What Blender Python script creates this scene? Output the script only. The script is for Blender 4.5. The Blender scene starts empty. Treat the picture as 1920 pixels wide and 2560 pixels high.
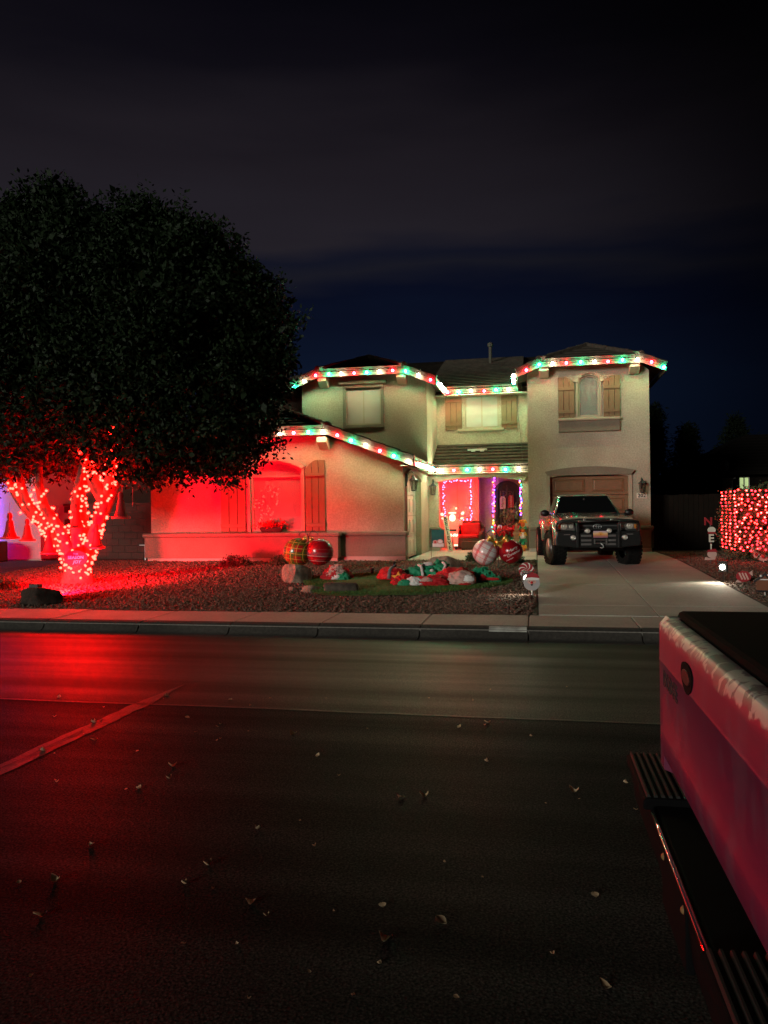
import bpy, bmesh, math, random
import numpy as np
from mathutils import Vector, Matrix, noise
from mathutils.geometry import tessellate_polygon
rnd = random.Random(7)
R = math.radians
sc = bpy.context.scene
COL = sc.collection

# ------------------------------------------------------------------ camera, sky, light, exposure
cd = bpy.data.cameras.new('camera'); cam = bpy.data.objects.new('camera', cd); COL.objects.link(cam)
cam.location = (0, 0, 1.65)
cam.rotation_euler = (Matrix.Rotation(R(11.2), 3, 'Z') @ Matrix.Rotation(R(90), 3, 'X') @ Matrix.Rotation(R(-.75), 3, 'Z')).to_euler()
cd.sensor_fit = 'VERTICAL'; cd.sensor_height = 36; cd.sensor_width = 27; cd.lens = 27.04
cd.clip_start = .05; cd.clip_end = 3000
sc.camera = cam
w = bpy.data.worlds.new('World'); sc.world = w; w.use_nodes = True
def sky_nodes():
    nt = w.node_tree; N = nt.nodes; L = nt.links
    bg = N['Background']
    tc = N.new('ShaderNodeTexCoord'); sx = N.new('ShaderNodeSeparateXYZ'); L.new(tc.outputs['Generated'], sx.inputs[0])
    # soft cloud banks: noise stretched along the horizon shifts the height at which the ramp is read
    mp = N.new('ShaderNodeMapping'); mp.inputs['Scale'].default_value = (1.3, 1.3, 7.5); L.new(tc.outputs['Generated'], mp.inputs[0])
    nz = N.new('ShaderNodeTexNoise'); nz.inputs['Scale'].default_value = 1.7; nz.inputs['Detail'].default_value = 4; nz.inputs['Roughness'].default_value = .45
    L.new(mp.outputs[0], nz.inputs[0])
    ma = N.new('ShaderNodeMath'); ma.operation = 'MULTIPLY_ADD'; L.new(nz.outputs[0], ma.inputs[0]); ma.inputs[1].default_value = .17; ma.inputs[2].default_value = -.085
    ad = N.new('ShaderNodeMath'); ad.operation = 'ADD'; L.new(sx.outputs[2], ad.inputs[0]); L.new(ma.outputs[0], ad.inputs[1])
    rp = N.new('ShaderNodeValToRGB'); L.new(ad.outputs[0], rp.inputs[0])
    cr = rp.color_ramp; cr.elements[0].position = 0; cr.elements[0].color = (.0022, .0048, .0125, 1)
    cr.elements[1].position = 1; cr.elements[1].color = (.0012, .0012, .0028, 1)
    for p, c in ((.17, (.0030, .0062, .0170)), (.25, (.0022, .0034, .0108)), (.285, (.0072, .0074, .0125)), (.31, (.0048, .0056, .0125)), (.345, (.0132, .0112, .0155)), (.42, (.0105, .0085, .0118)), (.50, (.0040, .0034, .0058)), (.6, (.0014, .0013, .0030))):
        e = cr.elements.new(p); e.color = (*c, 1)
    # city glow on the clouds is stronger towards the left of the view and falls off smoothly round the sky
    dt = N.new('ShaderNodeVectorMath'); dt.operation = 'DOT_PRODUCT'; L.new(tc.outputs['Generated'], dt.inputs[0])
    dt.inputs[1].default_value = (math.sin(R(-30)), math.cos(R(-30)), 0)
    mr = N.new('ShaderNodeMapRange'); mr.interpolation_type = 'SMOOTHERSTEP'; L.new(dt.outputs['Value'], mr.inputs[0])
    mr.inputs[1].default_value = .55; mr.inputs[2].default_value = .97; mr.inputs[3].default_value = .08; mr.inputs[4].default_value = 1
    mx = N.new('ShaderNodeMixRGB'); mx.blend_type = 'MULTIPLY'; mx.inputs[0].default_value = 1
    L.new(rp.outputs[0], mx.inputs[1]); L.new(mr.outputs[0], mx.inputs[2]); L.new(mx.outputs[0], bg.inputs[0])
    bg.inputs[1].default_value = 1.25
sky_nodes()
sd = bpy.data.lights.new('fill_sun', 'SUN'); sd.energy = 1.35; sd.angle = R(10); sd.color = (1, 1, .88)
sun = bpy.data.objects.new('fill_sun', sd); COL.objects.link(sun)
sun.rotation_euler = (R(81), 0, R(-30))            # fill light added low behind and left of the camera, crown shades left wing
sc.view_settings.view_transform = 'Standard'; sc.view_settings.look = 'None'; sc.view_settings.exposure = 0; sc.view_settings.gamma = 1
try: sc.view_settings.use_curve_mapping = False
except Exception: pass
sc.render.engine = 'CYCLES'
cy = sc.cycles
cy.use_denoising = True; cy.use_light_tree = True; cy.sample_clamp_indirect = 6; cy.sample_clamp_direct = 0
cy.max_bounces = 6; cy.diffuse_bounces = 3; cy.glossy_bounces = 3; cy.transparent_max_bounces = 8
cy.caustics_reflective = False; cy.caustics_refractive = False
try: cy.denoiser = 'OPENIMAGEDENOISE'
except Exception: pass

# ------------------------------------------------------------------ materials
MATS = {}
def mat(name, col, rough=.7, metal=0, col2=None, scale=8, amt=.5, bump=0, bscale=60, spec=.4, detail=5, stretch=None, coat=0, lo=.35, hi=.65, fine=None):
    m = bpy.data.materials.new(name); m.use_nodes = True; nt = m.node_tree; N = nt.nodes; L = nt.links
    b = N['Principled BSDF']; b.inputs['Base Color'].default_value = (*col, 1); b.inputs['Roughness'].default_value = rough
    b.inputs['Metallic'].default_value = metal; b.inputs['Specular IOR Level'].default_value = spec
    if coat: b.inputs['Coat Weight'].default_value = coat; b.inputs['Coat Roughness'].default_value = .06
    tc = N.new('ShaderNodeTexCoord'); src = tc.outputs['Object']
    if stretch:
        mp = N.new('ShaderNodeMapping'); mp.inputs['Scale'].default_value = stretch; L.new(src, mp.inputs[0]); src = mp.outputs[0]
    last = None
    if col2:
        n = N.new('ShaderNodeTexNoise'); n.inputs['Scale'].default_value = scale; n.inputs['Detail'].default_value = detail; L.new(src, n.inputs[0])
        r = N.new('ShaderNodeMapRange'); r.inputs[1].default_value = lo; r.inputs[2].default_value = hi; L.new(n.outputs[0], r.inputs[0])
        r.inputs[4].default_value = amt
        x = N.new('ShaderNodeMixRGB'); x.inputs[1].default_value = (*col, 1); x.inputs[2].default_value = (*col2, 1)
        L.new(r.outputs[0], x.inputs[0]); last = x.outputs[0]
        if fine:
            n3 = N.new('ShaderNodeTexNoise'); n3.inputs['Scale'].default_value = fine[0]; n3.inputs['Detail'].default_value = 3; L.new(tc.outputs['Object'], n3.inputs[0])
            r3 = N.new('ShaderNodeMapRange'); r3.inputs[1].default_value = .3; r3.inputs[2].default_value = .7; r3.inputs[3].default_value = 1 - fine[1]; r3.inputs[4].default_value = 1 + fine[1]; L.new(n3.outputs[0], r3.inputs[0])
            x3 = N.new('ShaderNodeMixRGB'); x3.blend_type = 'MULTIPLY'; x3.inputs[0].default_value = 1; L.new(last, x3.inputs[1]); L.new(r3.outputs[0], x3.inputs[2]); last = x3.outputs[0]
        L.new(last, b.inputs['Base Color'])
    if bump:
        n2 = N.new('ShaderNodeTexNoise'); n2.inputs['Scale'].default_value = bscale; n2.inputs['Detail'].default_value = 3; L.new(tc.outputs['Object'], n2.inputs[0])
        bp = N.new('ShaderNodeBump'); bp.inputs['Strength'].default_value = bump; bp.inputs['Distance'].default_value = .02; L.new(n2.outputs[0], bp.inputs['Height']); L.new(bp.outputs[0], b.inputs['Normal'])
    MATS[name] = m
    return m
def emis(name, col, s):
    m = bpy.data.materials.new(name); m.use_nodes = True; N = m.node_tree.nodes; b = N['Principled BSDF']
    b.inputs['Base Color'].default_value = (*[min(1, c) for c in col], 1); b.inputs['Emission Color'].default_value = (*col, 1); b.inputs['Emission Strength'].default_value = s
    MATS[name] = m; return m
def glass(name, tint=(.97, .96, .95), refl=.09, rough=.02):
    m = bpy.data.materials.new(name); m.use_nodes = True; nt = m.node_tree; N = nt.nodes; L = nt.links
    N.remove(N['Principled BSDF']); o = N['Material Output']
    t = N.new('ShaderNodeBsdfTransparent'); t.inputs[0].default_value = (*tint, 1)
    g = N.new('ShaderNodeBsdfGlossy'); g.inputs['Roughness'].default_value = rough
    f = N.new('ShaderNodeLayerWeight'); f.inputs[0].default_value = .5; pw = N.new('ShaderNodeMath'); pw.operation = 'POWER'; pw.inputs[1].default_value = 5; L.new(f.outputs['Facing'], pw.inputs[0])
    a = N.new('ShaderNodeMath'); a.operation = 'MULTIPLY_ADD'; a.inputs[1].default_value = .9 - refl; a.inputs[2].default_value = refl; L.new(pw.outputs[0], a.inputs[0])
    x = N.new('ShaderNodeMixShader'); L.new(a.outputs[0], x.inputs[0]); L.new(t.outputs[0], x.inputs[1]); L.new(g.outputs[0], x.inputs[2]); L.new(x.outputs[0], o.inputs[0])
    MATS[name] = m; return m
STUCCO = mat('stucco', (.45, .40, .31), .9, col2=(.32, .275, .205), scale=.9, amt=.75, bump=.55, bscale=38, fine=(24, .16))
STUCCO2 = mat('stucco_dark', (.215, .18, .135), .9, col2=(.16, .13, .098), scale=1.5, amt=.6, bump=.4, bscale=42, fine=(24, .1))
TRIM = mat('trim', (.40, .34, .25), .8, col2=(.33, .28, .2), scale=3, amt=.5, bump=.2)
FOOT = mat('footing', (.45, .41, .35), .9, col2=(.36, .32, .27), scale=3, amt=.7, bump=.3)
FASC = mat('fascia_paint', (.15, .125, .09), .6, col2=(.11, .09, .065), scale=4, amt=.5, bump=.05)
TILE = mat('roof_tile', (.088, .07, .055), .9, spec=.2, col2=(.05, .04, .032), scale=3.2, amt=.9, bump=.4, bscale=30, fine=(11, .25))
SHUT = mat('shutter_paint', (.225, .14, .075), .65, col2=(.165, .10, .05), scale=9, amt=.6, bump=.15, stretch=(8, 8, 1))
SHUTD = mat('shutter_backing', (.10, .06, .035), .8)
WOODDOOR = mat('garage_door_stain', (.235, .12, .06), .55, col2=(.16, .075, .035), scale=7, amt=.8, bump=.15, stretch=(1, 8, 14))
WHITED = mat('garage_door_white', (.62, .57, .50), .5, col2=(.54, .5, .44), scale=3, amt=.5)
VINYL = mat('window_vinyl', (.42, .36, .27), .5, col2=(.36, .31, .24), scale=4, amt=.4)
BLIND = mat('blind', (.43, .45, .42), .8, col2=(.55, .56, .5), scale=2, amt=.5)
SHADE = mat('sun_screen', (.50, .44, .40), .8, col2=(.42, .37, .34), scale=2.5, amt=.5)
GLASS = glass('window_glass')
CONC = mat('concrete', (.45, .44, .39), .85, col2=(.33, .32, .28), scale=1.1, amt=.75, bump=.25, bscale=90, fine=(30, .13))
CONCD = mat('kerb_concrete', (.21, .19, .17), .85, col2=(.13, .115, .10), scale=1.6, amt=.8, bump=.3, bscale=70, fine=(26, .2), stretch=(.5, 1, 1))
IRON = mat('wrought_iron', (.02, .02, .022), .45, spec=.5)
BLACKP = mat('black_plastic', (.012, .012, .013), .45, col2=(.02, .02, .02), scale=20, amt=.5)
RUBBER = mat('rubber', (.006, .006, .006), .9, spec=.15, col2=(.011, .0105, .01), scale=14, amt=.6, bump=.3, bscale=60)
CHROME = mat('chrome', (.75, .75, .76), .09, 1)
STEEL = mat('dull_steel', (.45, .45, .46), .35, 1)
BARK = mat('bark', (.11, .08, .06), .9, col2=(.045, .034, .026), scale=9, amt=.8, bump=.6, bscale=24)
LEAF = mat('ficus_leaf', (.008, .017, .006), .6, col2=(.013, .024, .009), scale=1.4, amt=.9, spec=.15)
SHRUBL = mat('shrub_leaf', (.03, .05, .018), .6, col2=(.06, .075, .03), scale=5, amt=.8)
GRAVEL = mat('gravel_base', (.115, .075, .05), .95, col2=(.05, .033, .024), scale=24, amt=.9, bump=1, bscale=38, fine=(70, .4))
PEB1 = mat('pebble_tan', (.19, .115, .08), .85, col2=(.11, .066, .045), scale=9, amt=.9)
PEB2 = mat('pebble_brown', (.085, .052, .038), .9, col2=(.15, .10, .075), scale=9, amt=.8)
ROCK = mat('rock', (.32, .25, .18), .9, col2=(.10, .075, .055), scale=4, amt=.9, bump=.7, bscale=14, fine=(18, .3))
TURF = mat('turf', (.11, .21, .05), .95, col2=(.06, .125, .032), scale=7, amt=.8, bump=.5, bscale=120, fine=(60, .3))
DARKWALL = mat('block_wall', (.06, .045, .036), .9, col2=(.04, .03, .024), scale=3, amt=.6, bump=.4, bscale=30)
DARKWOOD = mat('dark_fence_wood', (.012, .008, .006), .9, spec=.1, col2=(.007, .005, .004), scale=5, amt=.7)
CRED = mat('red_cloth', (.62, .015, .02), .7, col2=(.38, .008, .014), scale=6, amt=.6)
CGREEN = mat('green_cloth', (.015, .30, .14), .6, col2=(.01, .20, .10), scale=6, amt=.6)
CWHITE = mat('white_cloth', (.80, .77, .75), .7, col2=(.6, .56, .54), scale=6, amt=.5)
CSKIN = mat('pink_cloth', (.62, .38, .33), .7, col2=(.55, .31, .27), scale=6, amt=.5)
CGOLD = mat('yellow_cloth', (.75, .34, .02), .6)
GOLD = mat('gold_paint', (.70, .42, .10), .3, .8)
PLASTW = mat('white_plastic', (.75, .73, .7), .4)
PLASTK = mat('dark_plastic', (.03, .03, .03), .4)
SIGNW = mat('sign_board', (.72, .66, .56), .7, col2=(.6, .54, .45), scale=6, amt=.6)
SIGNR = mat('sign_red', (.35, .012, .02), .6)
INK = mat('ink', (.02, .018, .02), .7)
LETW = mat('white_lettering', (.8, .78, .74), .6)

def asphalt(name, spec, col, r0, r1):
    m = bpy.data.materials.new(name); m.use_nodes = True; nt = m.node_tree; N = nt.nodes; L = nt.links; b = N['Principled BSDF']
    tc = N.new('ShaderNodeTexCoord')
    def nz(scale, detail, st=None):
        src = tc.outputs['Object']
        if st:
            mp = N.new('ShaderNodeMapping'); mp.inputs['Scale'].default_value = st; L.new(src, mp.inputs[0]); src = mp.outputs[0]
        n = N.new('ShaderNodeTexNoise'); n.inputs['Scale'].default_value = scale; n.inputs['Detail'].default_value = detail; L.new(src, n.inputs[0]); return n.outputs[0]
    def mr(s, a, bb, c, d):
        r = N.new('ShaderNodeMapRange'); r.inputs[1].default_value = a; r.inputs[2].default_value = bb; r.inputs[3].default_value = c; r.inputs[4].default_value = d; L.new(s, r.inputs[0]); return r.outputs[0]
    def mul(a, c):
        x = N.new('ShaderNodeMath'); x.operation = 'MULTIPLY'; L.new(a, x.inputs[0]); L.new(c, x.inputs[1]); return x.outputs[0]
    streak = mr(nz(1.5, 4, (.10, 1.9, 1)), .3, .7, .62, 1.5)         # worn wheel tracks along the street
    big = mr(nz(.5, 3), .3, .7, .8, 1.2)
    speck = mr(nz(85, 2), .35, .65, .35, 1.65)
    v = N.new('ShaderNodeTexVoronoi'); v.inputs['Scale'].default_value = 95; L.new(tc.outputs['Object'], v.inputs[0])
    st = mr(v.outputs['Distance'], .0, .6, 1.35, .6)
    f = mul(mul(streak, big), mul(speck, st))
    x = N.new('ShaderNodeMixRGB'); x.blend_type = 'MULTIPLY'; x.inputs[0].default_value = 1; x.inputs[1].default_value = (*col, 1); L.new(f, x.inputs[2]); L.new(x.outputs[0], b.inputs['Base Color'])
    L.new(mr(nz(1.5, 4, (.10, 1.9, 1)), .3, .7, r0, r1), b.inputs['Roughness']); b.inputs['Specular IOR Level'].default_value = spec
    bp = N.new('ShaderNodeBump'); bp.inputs['Strength'].default_value = .16; bp.inputs['Distance'].default_value = .012; L.new(v.outputs['Distance'], bp.inputs['Height']); bp.invert = True
    L.new(bp.outputs[0], b.inputs['Normal'])
    return m
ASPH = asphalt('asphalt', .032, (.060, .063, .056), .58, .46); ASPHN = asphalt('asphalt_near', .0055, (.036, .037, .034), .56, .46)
PATCH = mat('crack_sealant', (.095, .092, .082), .5, spec=.06, col2=(.05, .048, .042), scale=4, amt=.9, bump=.3, bscale=60, fine=(60, .35))

# bulbs: seen cores clip towards white as on the photograph, the light they throw is coloured
S_ROOF = 104
E_RED = emis('roof_red', (1, .012, .03), S_ROOF * 3.1)
E_GREEN = emis('roof_green', (.012, 1, .42), S_ROOF * 3.7)
E_WHITE = emis('roof_white', (1, .88, .66), S_ROOF * 2.1)
E_TREE = emis('tree_red', (1, .0020, .0012), 340)
E_HEDGE = emis('hedge_red', (1, .012, .010), 42)
E_PORCH = emis('porch_red', (1, .004, .010), 420)
MULTI = [emis('mini_blue', (.06, .04, 1), 40), emis('mini_magenta', (1, .03, .45), 16), emis('mini_green', (.02, 1, .5), 9), emis('mini_amber', (1, .30, .02), 14), emis('mini_violet', (.25, .03, 1), 36), emis('mini_white', (1, .04, .12), 18)]
E_SPOT = emis('solar_lamp', (1, .93, .78), 34)
E_FIG = emis('figure_glow', (1, .35, .16), 5.5)
E_FIGW = emis('figure_glow_white', (1, .70, .50), 2.0)
E_WIN = emis('lit_window', (.62, .78, .36), .62)

# ------------------------------------------------------------------ mesh helpers
class MB:
    def __init__(s): s.v = []; s.f = []; s.mi = []; s.cur = 0
    def add(s, vs, fs):
        o = len(s.v); s.v += [tuple(p) for p in vs]; s.f += [tuple(i + o for i in f) for f in fs]; s.mi += [s.cur] * len(fs); return s
    def box(s, x0, x1, y0, y1, z0, z1):
        v = [(x, y, z) for x in (x0, x1) for y in (y0, y1) for z in (z0, z1)]
        return s.add(v, [(0, 1, 3, 2), (4, 6, 7, 5), (0, 4, 5, 1), (2, 3, 7, 6), (0, 2, 6, 4), (1, 5, 7, 3)])
    def prism(s, poly, axis, a, b):
        """2-D polygon extruded from a to b: axis x -> (y,z), y -> (x,z), z -> (x,y)"""
        n = len(poly)
        def P(p, t): return {'x': (t, p[0], p[1]), 'y': (p[0], t, p[1]), 'z': (p[0], p[1], t)}[axis]
        v = [P(p, a) for p in poly] + [P(p, b) for p in poly]
        tri = tessellate_polygon([[Vector((p[0], p[1], 0)) for p in poly]])
        f = [tuple(t) for t in tri] + [tuple(i + n for i in reversed(t)) for t in tri]
        f += [(i, (i + 1) % n, (i + 1) % n + n, i + n) for i in range(n)]
        return s.add(v, f)
    def tube(s, pts, r, n=8, cap=True, r1=None):
        pts = [Vector(p) for p in pts]; m = len(pts); vs = []; up = Vector((.123, .31, .94)).normalized(); prev = None
        for i, p in enumerate(pts):
            d = (pts[min(i + 1, m - 1)] - pts[max(i - 1, 0)]); d = d.normalized() if d.length > 1e-9 else Vector((0, 0, 1))
            a = prev - d * prev.dot(d) if prev else up.cross(d)
            if a.length < 1e-4: a = Vector((1, 0, 0)).cross(d)
            a.normalize(); prev = a; b = d.cross(a)
            rr = r[i] if isinstance(r, (list, tuple)) else (r if r1 is None else r + (r1 - r) * i / max(1, m - 1))
            vs += [p + (a * math.cos(2 * math.pi * k / n) + b * math.sin(2 * math.pi * k / n)) * rr for k in range(n)]
        fs = [(i * n + k, i * n + (k + 1) % n, (i + 1) * n + (k + 1) % n, (i + 1) * n + k) for i in range(m - 1) for k in range(n)]
        if cap: fs += [tuple(range(n - 1, -1, -1)), tuple((m - 1) * n + k for k in range(n))]
        return s.add(vs, fs)
    def lathe(s, prof, c=(0, 0, 0), n=16, axis='z', sx=1, sy=1):
        """profile of (radius, height) turned about the axis through c"""
        vs = []
        for r, h in prof:
            for k in range(n):
                a = 2 * math.pi * k / n; u, v = r * math.cos(a) * sx, r * math.sin(a) * sy
                p = {'z': (u, v, h), 'y': (u, h, v), 'x': (h, u, v)}[axis]
                vs.append((c[0] + p[0], c[1] + p[1], c[2] + p[2]))
        m = len(prof)
        fs = [(i * n + k, i * n + (k + 1) % n, (i + 1) * n + (k + 1) % n, (i + 1) * n + k) for i in range(m - 1) for k in range(n)]
        fs += [tuple(range(n - 1, -1, -1)), tuple((m - 1) * n + k for k in range(n))]
        return s.add(vs, fs)
    def ball(s, c, r, n=16, m=10, sx=1, sy=1, sz=1):
        return s.lathe([(max(1e-4, r * math.sin(math.pi * i / m)), -r * sz * math.cos(math.pi * i / m)) for i in range(m + 1)], c, n, 'z', sx, sy)
    def quad(s, a, b, c, d): return s.add([a, b, c, d], [(0, 1, 2, 3)])
    def build(s, name, m, parent=None, smooth=False, bevel=0, loc=None, weld=False, segs=2):
        me = bpy.data.meshes.new(name); me.from_pydata(s.v, [], s.f)
        ms = m if isinstance(m, (list, tuple)) else [m]
        for q in ms: me.materials.append(q)
        if len(ms) > 1: me.polygons.foreach_set('material_index', s.mi)
        bm = bmesh.new(); bm.from_mesh(me)
        if weld: bmesh.ops.remove_doubles(bm, verts=bm.verts, dist=1e-4)
        bmesh.ops.recalc_face_normals(bm, faces=bm.faces)
        bm.to_mesh(me); bm.free()
        if smooth: me.polygons.foreach_set('use_smooth', [True] * len(me.polygons))
        me.update()
        o = bpy.data.objects.new(name, me); COL.objects.link(o)
        if loc: o.location = loc
        if parent: o.parent = parent
        if bevel:
            b = o.modifiers.new('bevel', 'BEVEL'); b.width = bevel; b.segments = segs; b.limit_method = 'ANGLE'; b.angle_limit = R(35)
        return o
def smooth_angle(o, a=40):
    me = o.data; me.polygons.foreach_set('use_smooth', [True] * len(me.polygons))
    try: me.set_sharp_from_angle(angle=R(a))
    except Exception: pass
    return o
def thing(name, label, cat, loc=(0, 0, 0), rz=0, group=None, obj=None):
    o = obj or bpy.data.objects.new(name, None)
    if not obj: COL.objects.link(o); o.location = loc; o.rotation_euler = (0, 0, rz); o.empty_display_size = .2
    o['label'] = label; o['category'] = cat
    if group: o['group'] = group
    return o
def struct(o): o['kind'] = 'structure'; return o
def stuff(o): o['kind'] = 'stuff'; return o
def copy(o, parent=None):
    c = o.copy(); COL.objects.link(c)
    if parent: c.parent = parent
    return c
def text(body, size, m, name='lettering', parent=None, loc=(0, 0, 0), rot=(0, 0, 0), ext=.002, shear=0, bold=0, align='CENTER', sx=1):
    cu = bpy.data.curves.new(name, 'FONT'); cu.body = body; cu.size = size; cu.extrude = ext; cu.align_x = align; cu.align_y = 'CENTER'; cu.shear = shear; cu.offset = bold; cu.resolution_u = 2
    t = bpy.data.objects.new(name, cu); COL.objects.link(t)
    me = bpy.data.meshes.new_from_object(t.evaluated_get(bpy.context.evaluated_depsgraph_get()))
    bpy.data.objects.remove(t); bpy.data.curves.remove(cu)
    me.materials.clear(); me.materials.append(m); me.name = name
    o = bpy.data.objects.new(name, me); COL.objects.link(o); o.location = loc; o.rotation_euler = rot; o.scale = (sx, 1, 1)
    if parent: o.parent = parent
    return o
FACE = (R(90), 0, 0)              # text standing up and facing the street (-y)
def arch_pts(x0, x1, z, rise, n=12):
    """segmental arch from (x1,z) to (x0,z), crown at z+rise"""
    if rise < 1e-4: return [(x1, z), (x0, z)]
    h = (x1 - x0) / 2; r = (h * h + rise * rise) / (2 * rise); c = z + rise - r; a = math.asin(min(1, h / r)); xm = (x0 + x1) / 2
    return [(xm + r * math.sin(a - 2 * a * i / n), c + r * math.cos(a - 2 * a * i / n)) for i in range(n + 1)]
def hole(x0, x1, z0, z1, rise=0): return [(x0, z0), (x1, z0)] + arch_pts(x0, x1, z1, rise)
def wall(name, outer, holes, y0, y1, m, parent, plane='y'):
    """upright wall between y0 (street side) and y1 with real openings; plane 'x' builds it along y instead"""
    loops = [outer] + holes; b = MB(); flat = [p for l in loops for p in l]
    tri = tessellate_polygon([[Vector((p[0], p[1], 0)) for p in l] for l in loops]); n = len(flat)
    P = (lambda p, t: (p[0], t, p[1])) if plane == 'y' else (lambda p, t: (t, p[0], p[1]))
    v = [P(p, y0) for p in flat] + [P(p, y1) for p in flat]
    f = [tuple(t) for t in tri] + [tuple(i + n for i in t) for t in tri]; o = 0
    for l in loops:
        k = len(l); f += [(o + i, o + (i + 1) % k, o + (i + 1) % k + n, o + i + n) for i in range(k)]; o += k
    b.add(v, f); return b.build(name, m, parent)

# ------------------------------------------------------------------ ground, street, pavement
def gz(y):                                    # height of the front yard above the street
    t = max(0, min(1, (y - 11.2) / 7.8)); return .145 + .265 * t
G = MB(); G.box(-300, 300, -300, 400, -.6, -.06); struct(G.build('ground', mat('far_ground', (.06, .05, .04), .95, col2=(.03, .025, .02), scale=.6, amt=.8)))
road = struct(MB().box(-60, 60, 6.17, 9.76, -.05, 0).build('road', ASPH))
struct(MB().box(-60, 60, 1.0, 6.168, -.05, 0).build('road', ASPHN))                        # fading foreground light painted into a darker, duller near-lane asphalt
struct(MB().box(-60, 60, -3, .99, -.05, .14).build('near_pavement', CONCD))
b = MB(); y = 6.17
xs = np.arange(-30, 30, .22); wob = [.025 * noise.noise((x * .6, 3, 0)) + .012 * noise.noise((x * 3, 7, 0)) for x in xs]
for i in range(len(xs) - 1):
    wd = .014 + .012 * (noise.noise((xs[i] * 1.7, 9, 0)) + .3)
    b.quad((xs[i], y + wob[i] - wd, .004), (xs[i + 1], y + wob[i + 1] - wd, .004), (xs[i + 1], y + wob[i + 1] + wd, .004), (xs[i], y + wob[i] + wd, .004))
b.build('seam', PATCH, road)
b = MB(); ys = np.arange(3.1, 6.97, .06)
for i in range(len(ys) - 1):                  # filled trench running across the street, slightly ragged
    e = lambda yy, s: -3.43 + .03 * (yy - 5) + s * (.08 + .03 * noise.noise((yy * 1.3, s * 5, 0)) + .018 * noise.noise((yy * 7, s * 9, 0))) * min(1, (6.98 - yy) * 1.2)
    b.quad((e(ys[i], -1), ys[i], .004), (e(ys[i], 1), ys[i], .004), (e(ys[i + 1], 1), ys[i + 1], .004), (e(ys[i + 1], -1), ys[i + 1], .004))
b.build('trench_patch', PATCH, road)
b = MB(); ys = np.arange(3.1, 5.4, .07)
b2 = [(-3.44 + .03 * (q - 5) + .035 * noise.noise((q * 3.1, 2, 0)), q, .008) for q in ys]
for i in range(len(b2) - 1):
    wd = .006 + .004 * noise.noise((i * .5, 0, 4)); p, q = b2[i], b2[i + 1]
    b.quad((p[0] - wd, p[1], p[2]), (p[0] + wd, p[1], p[2]), (q[0] + wd, q[1], q[2]), (q[0] - wd, q[1], q[2]))
b.build('crack', INK, road)

JOINTS = [-7.02 - 1.42 * i for i in range(14, 0, -1)] + [-7.02, -5.53, -4.17, -2.90, -1.52, -.12, 1.27] + [1.27 + 1.4 * i for i in range(1, 15)]
pav = struct(MB().box(-27.5, 21.5, 10.0, 11.2, -.05, .115).build('pavement', CONCD))
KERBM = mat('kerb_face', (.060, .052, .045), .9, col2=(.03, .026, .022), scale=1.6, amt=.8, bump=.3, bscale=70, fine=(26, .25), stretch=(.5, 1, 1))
krb = struct(MB().box(-27.5, 21.5, 9.78, 10.0, -.05, -.012).build('kerb', CONCD))
for i in range(len(JOINTS) - 1):
    a, c = JOINTS[i] + .008, JOINTS[i + 1] - .008
    q = rnd.uniform(-.003, .003)
    MB().box(a, c, 10.16, 11.2 + .02 * math.sin(i * 2.1), .116, .145 + q).build('slab', CONC, pav, bevel=.008)
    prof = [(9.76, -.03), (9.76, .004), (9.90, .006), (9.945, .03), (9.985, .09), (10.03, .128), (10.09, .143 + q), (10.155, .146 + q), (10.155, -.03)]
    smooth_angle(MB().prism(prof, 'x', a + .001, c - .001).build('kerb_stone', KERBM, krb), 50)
b = MB()                                       # the worn white address panel painted on the kerb
pr = [(9.982, .092), (10.026, .131), (10.082, .148)]
for p, q in zip(pr, pr[1:]): b.quad((-.62, p[0], p[1]), (-.14, p[0], p[1]), (-.14, q[0], q[1]), (-.62, q[0], q[1]))
b.build('painted_panel', mat('worn_white_paint', (.62, .60, .55), .8, col2=(.30, .28, .25), scale=9, amt=.8), krb)

# driveway and the apron in front of the side garage, in cast slabs
drive = struct(MB().prism([(11.22, -.2), (11.22, .11), (19.0, .375), (23.0, .39), (23.0, -.2)], 'x', .01, 3.32).build('driveway', CONCD))
ty = [11.22, 12.15, 14.6, 17.1, 19.6, 22.97]; tx = [.01, 1.66, 3.32]
for j in range(5):
    for i in range(2):
        y0, y1 = ty[j] + .008, ty[j + 1] - .008
        v = [(tx[i] + .008, y0), (tx[i + 1] - .008, y0), (tx[i + 1] - .008, y1), (tx[i] + .008, y1)]
        z = [gz(y0) + .006, gz(y0) + .006, gz(y1) + .006, gz(y1) + .006]
        MB().add([(p[0], p[1], q) for p, q in zip(v, z)] + [(p[0], p[1], q - .1) for p, q in zip(v, z)], [(0, 1, 2, 3), (4, 7, 6, 5), (0, 4, 5, 1), (1, 5, 6, 2), (2, 6, 7, 3), (3, 7, 4, 0)]).build('slab', CONC, drive, bevel=.006)
apron = struct(MB().box(-3.3, -.02, 19.35, 26.6, -.1, .39).build('walkway', CONCD))
for y0, y1 in ((19.35, 20.9), (20.9, 22.4), (22.4, 23.9), (23.9, 26.6)):
    for x0, x1 in ((-3.28, -1.78), (-1.78, -.0)):
        MB().box(x0 + .008, x1 - .008, y0 + .008, y1 - .008, .36, .416).build('slab', CONC, apron, bevel=.006)

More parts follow.
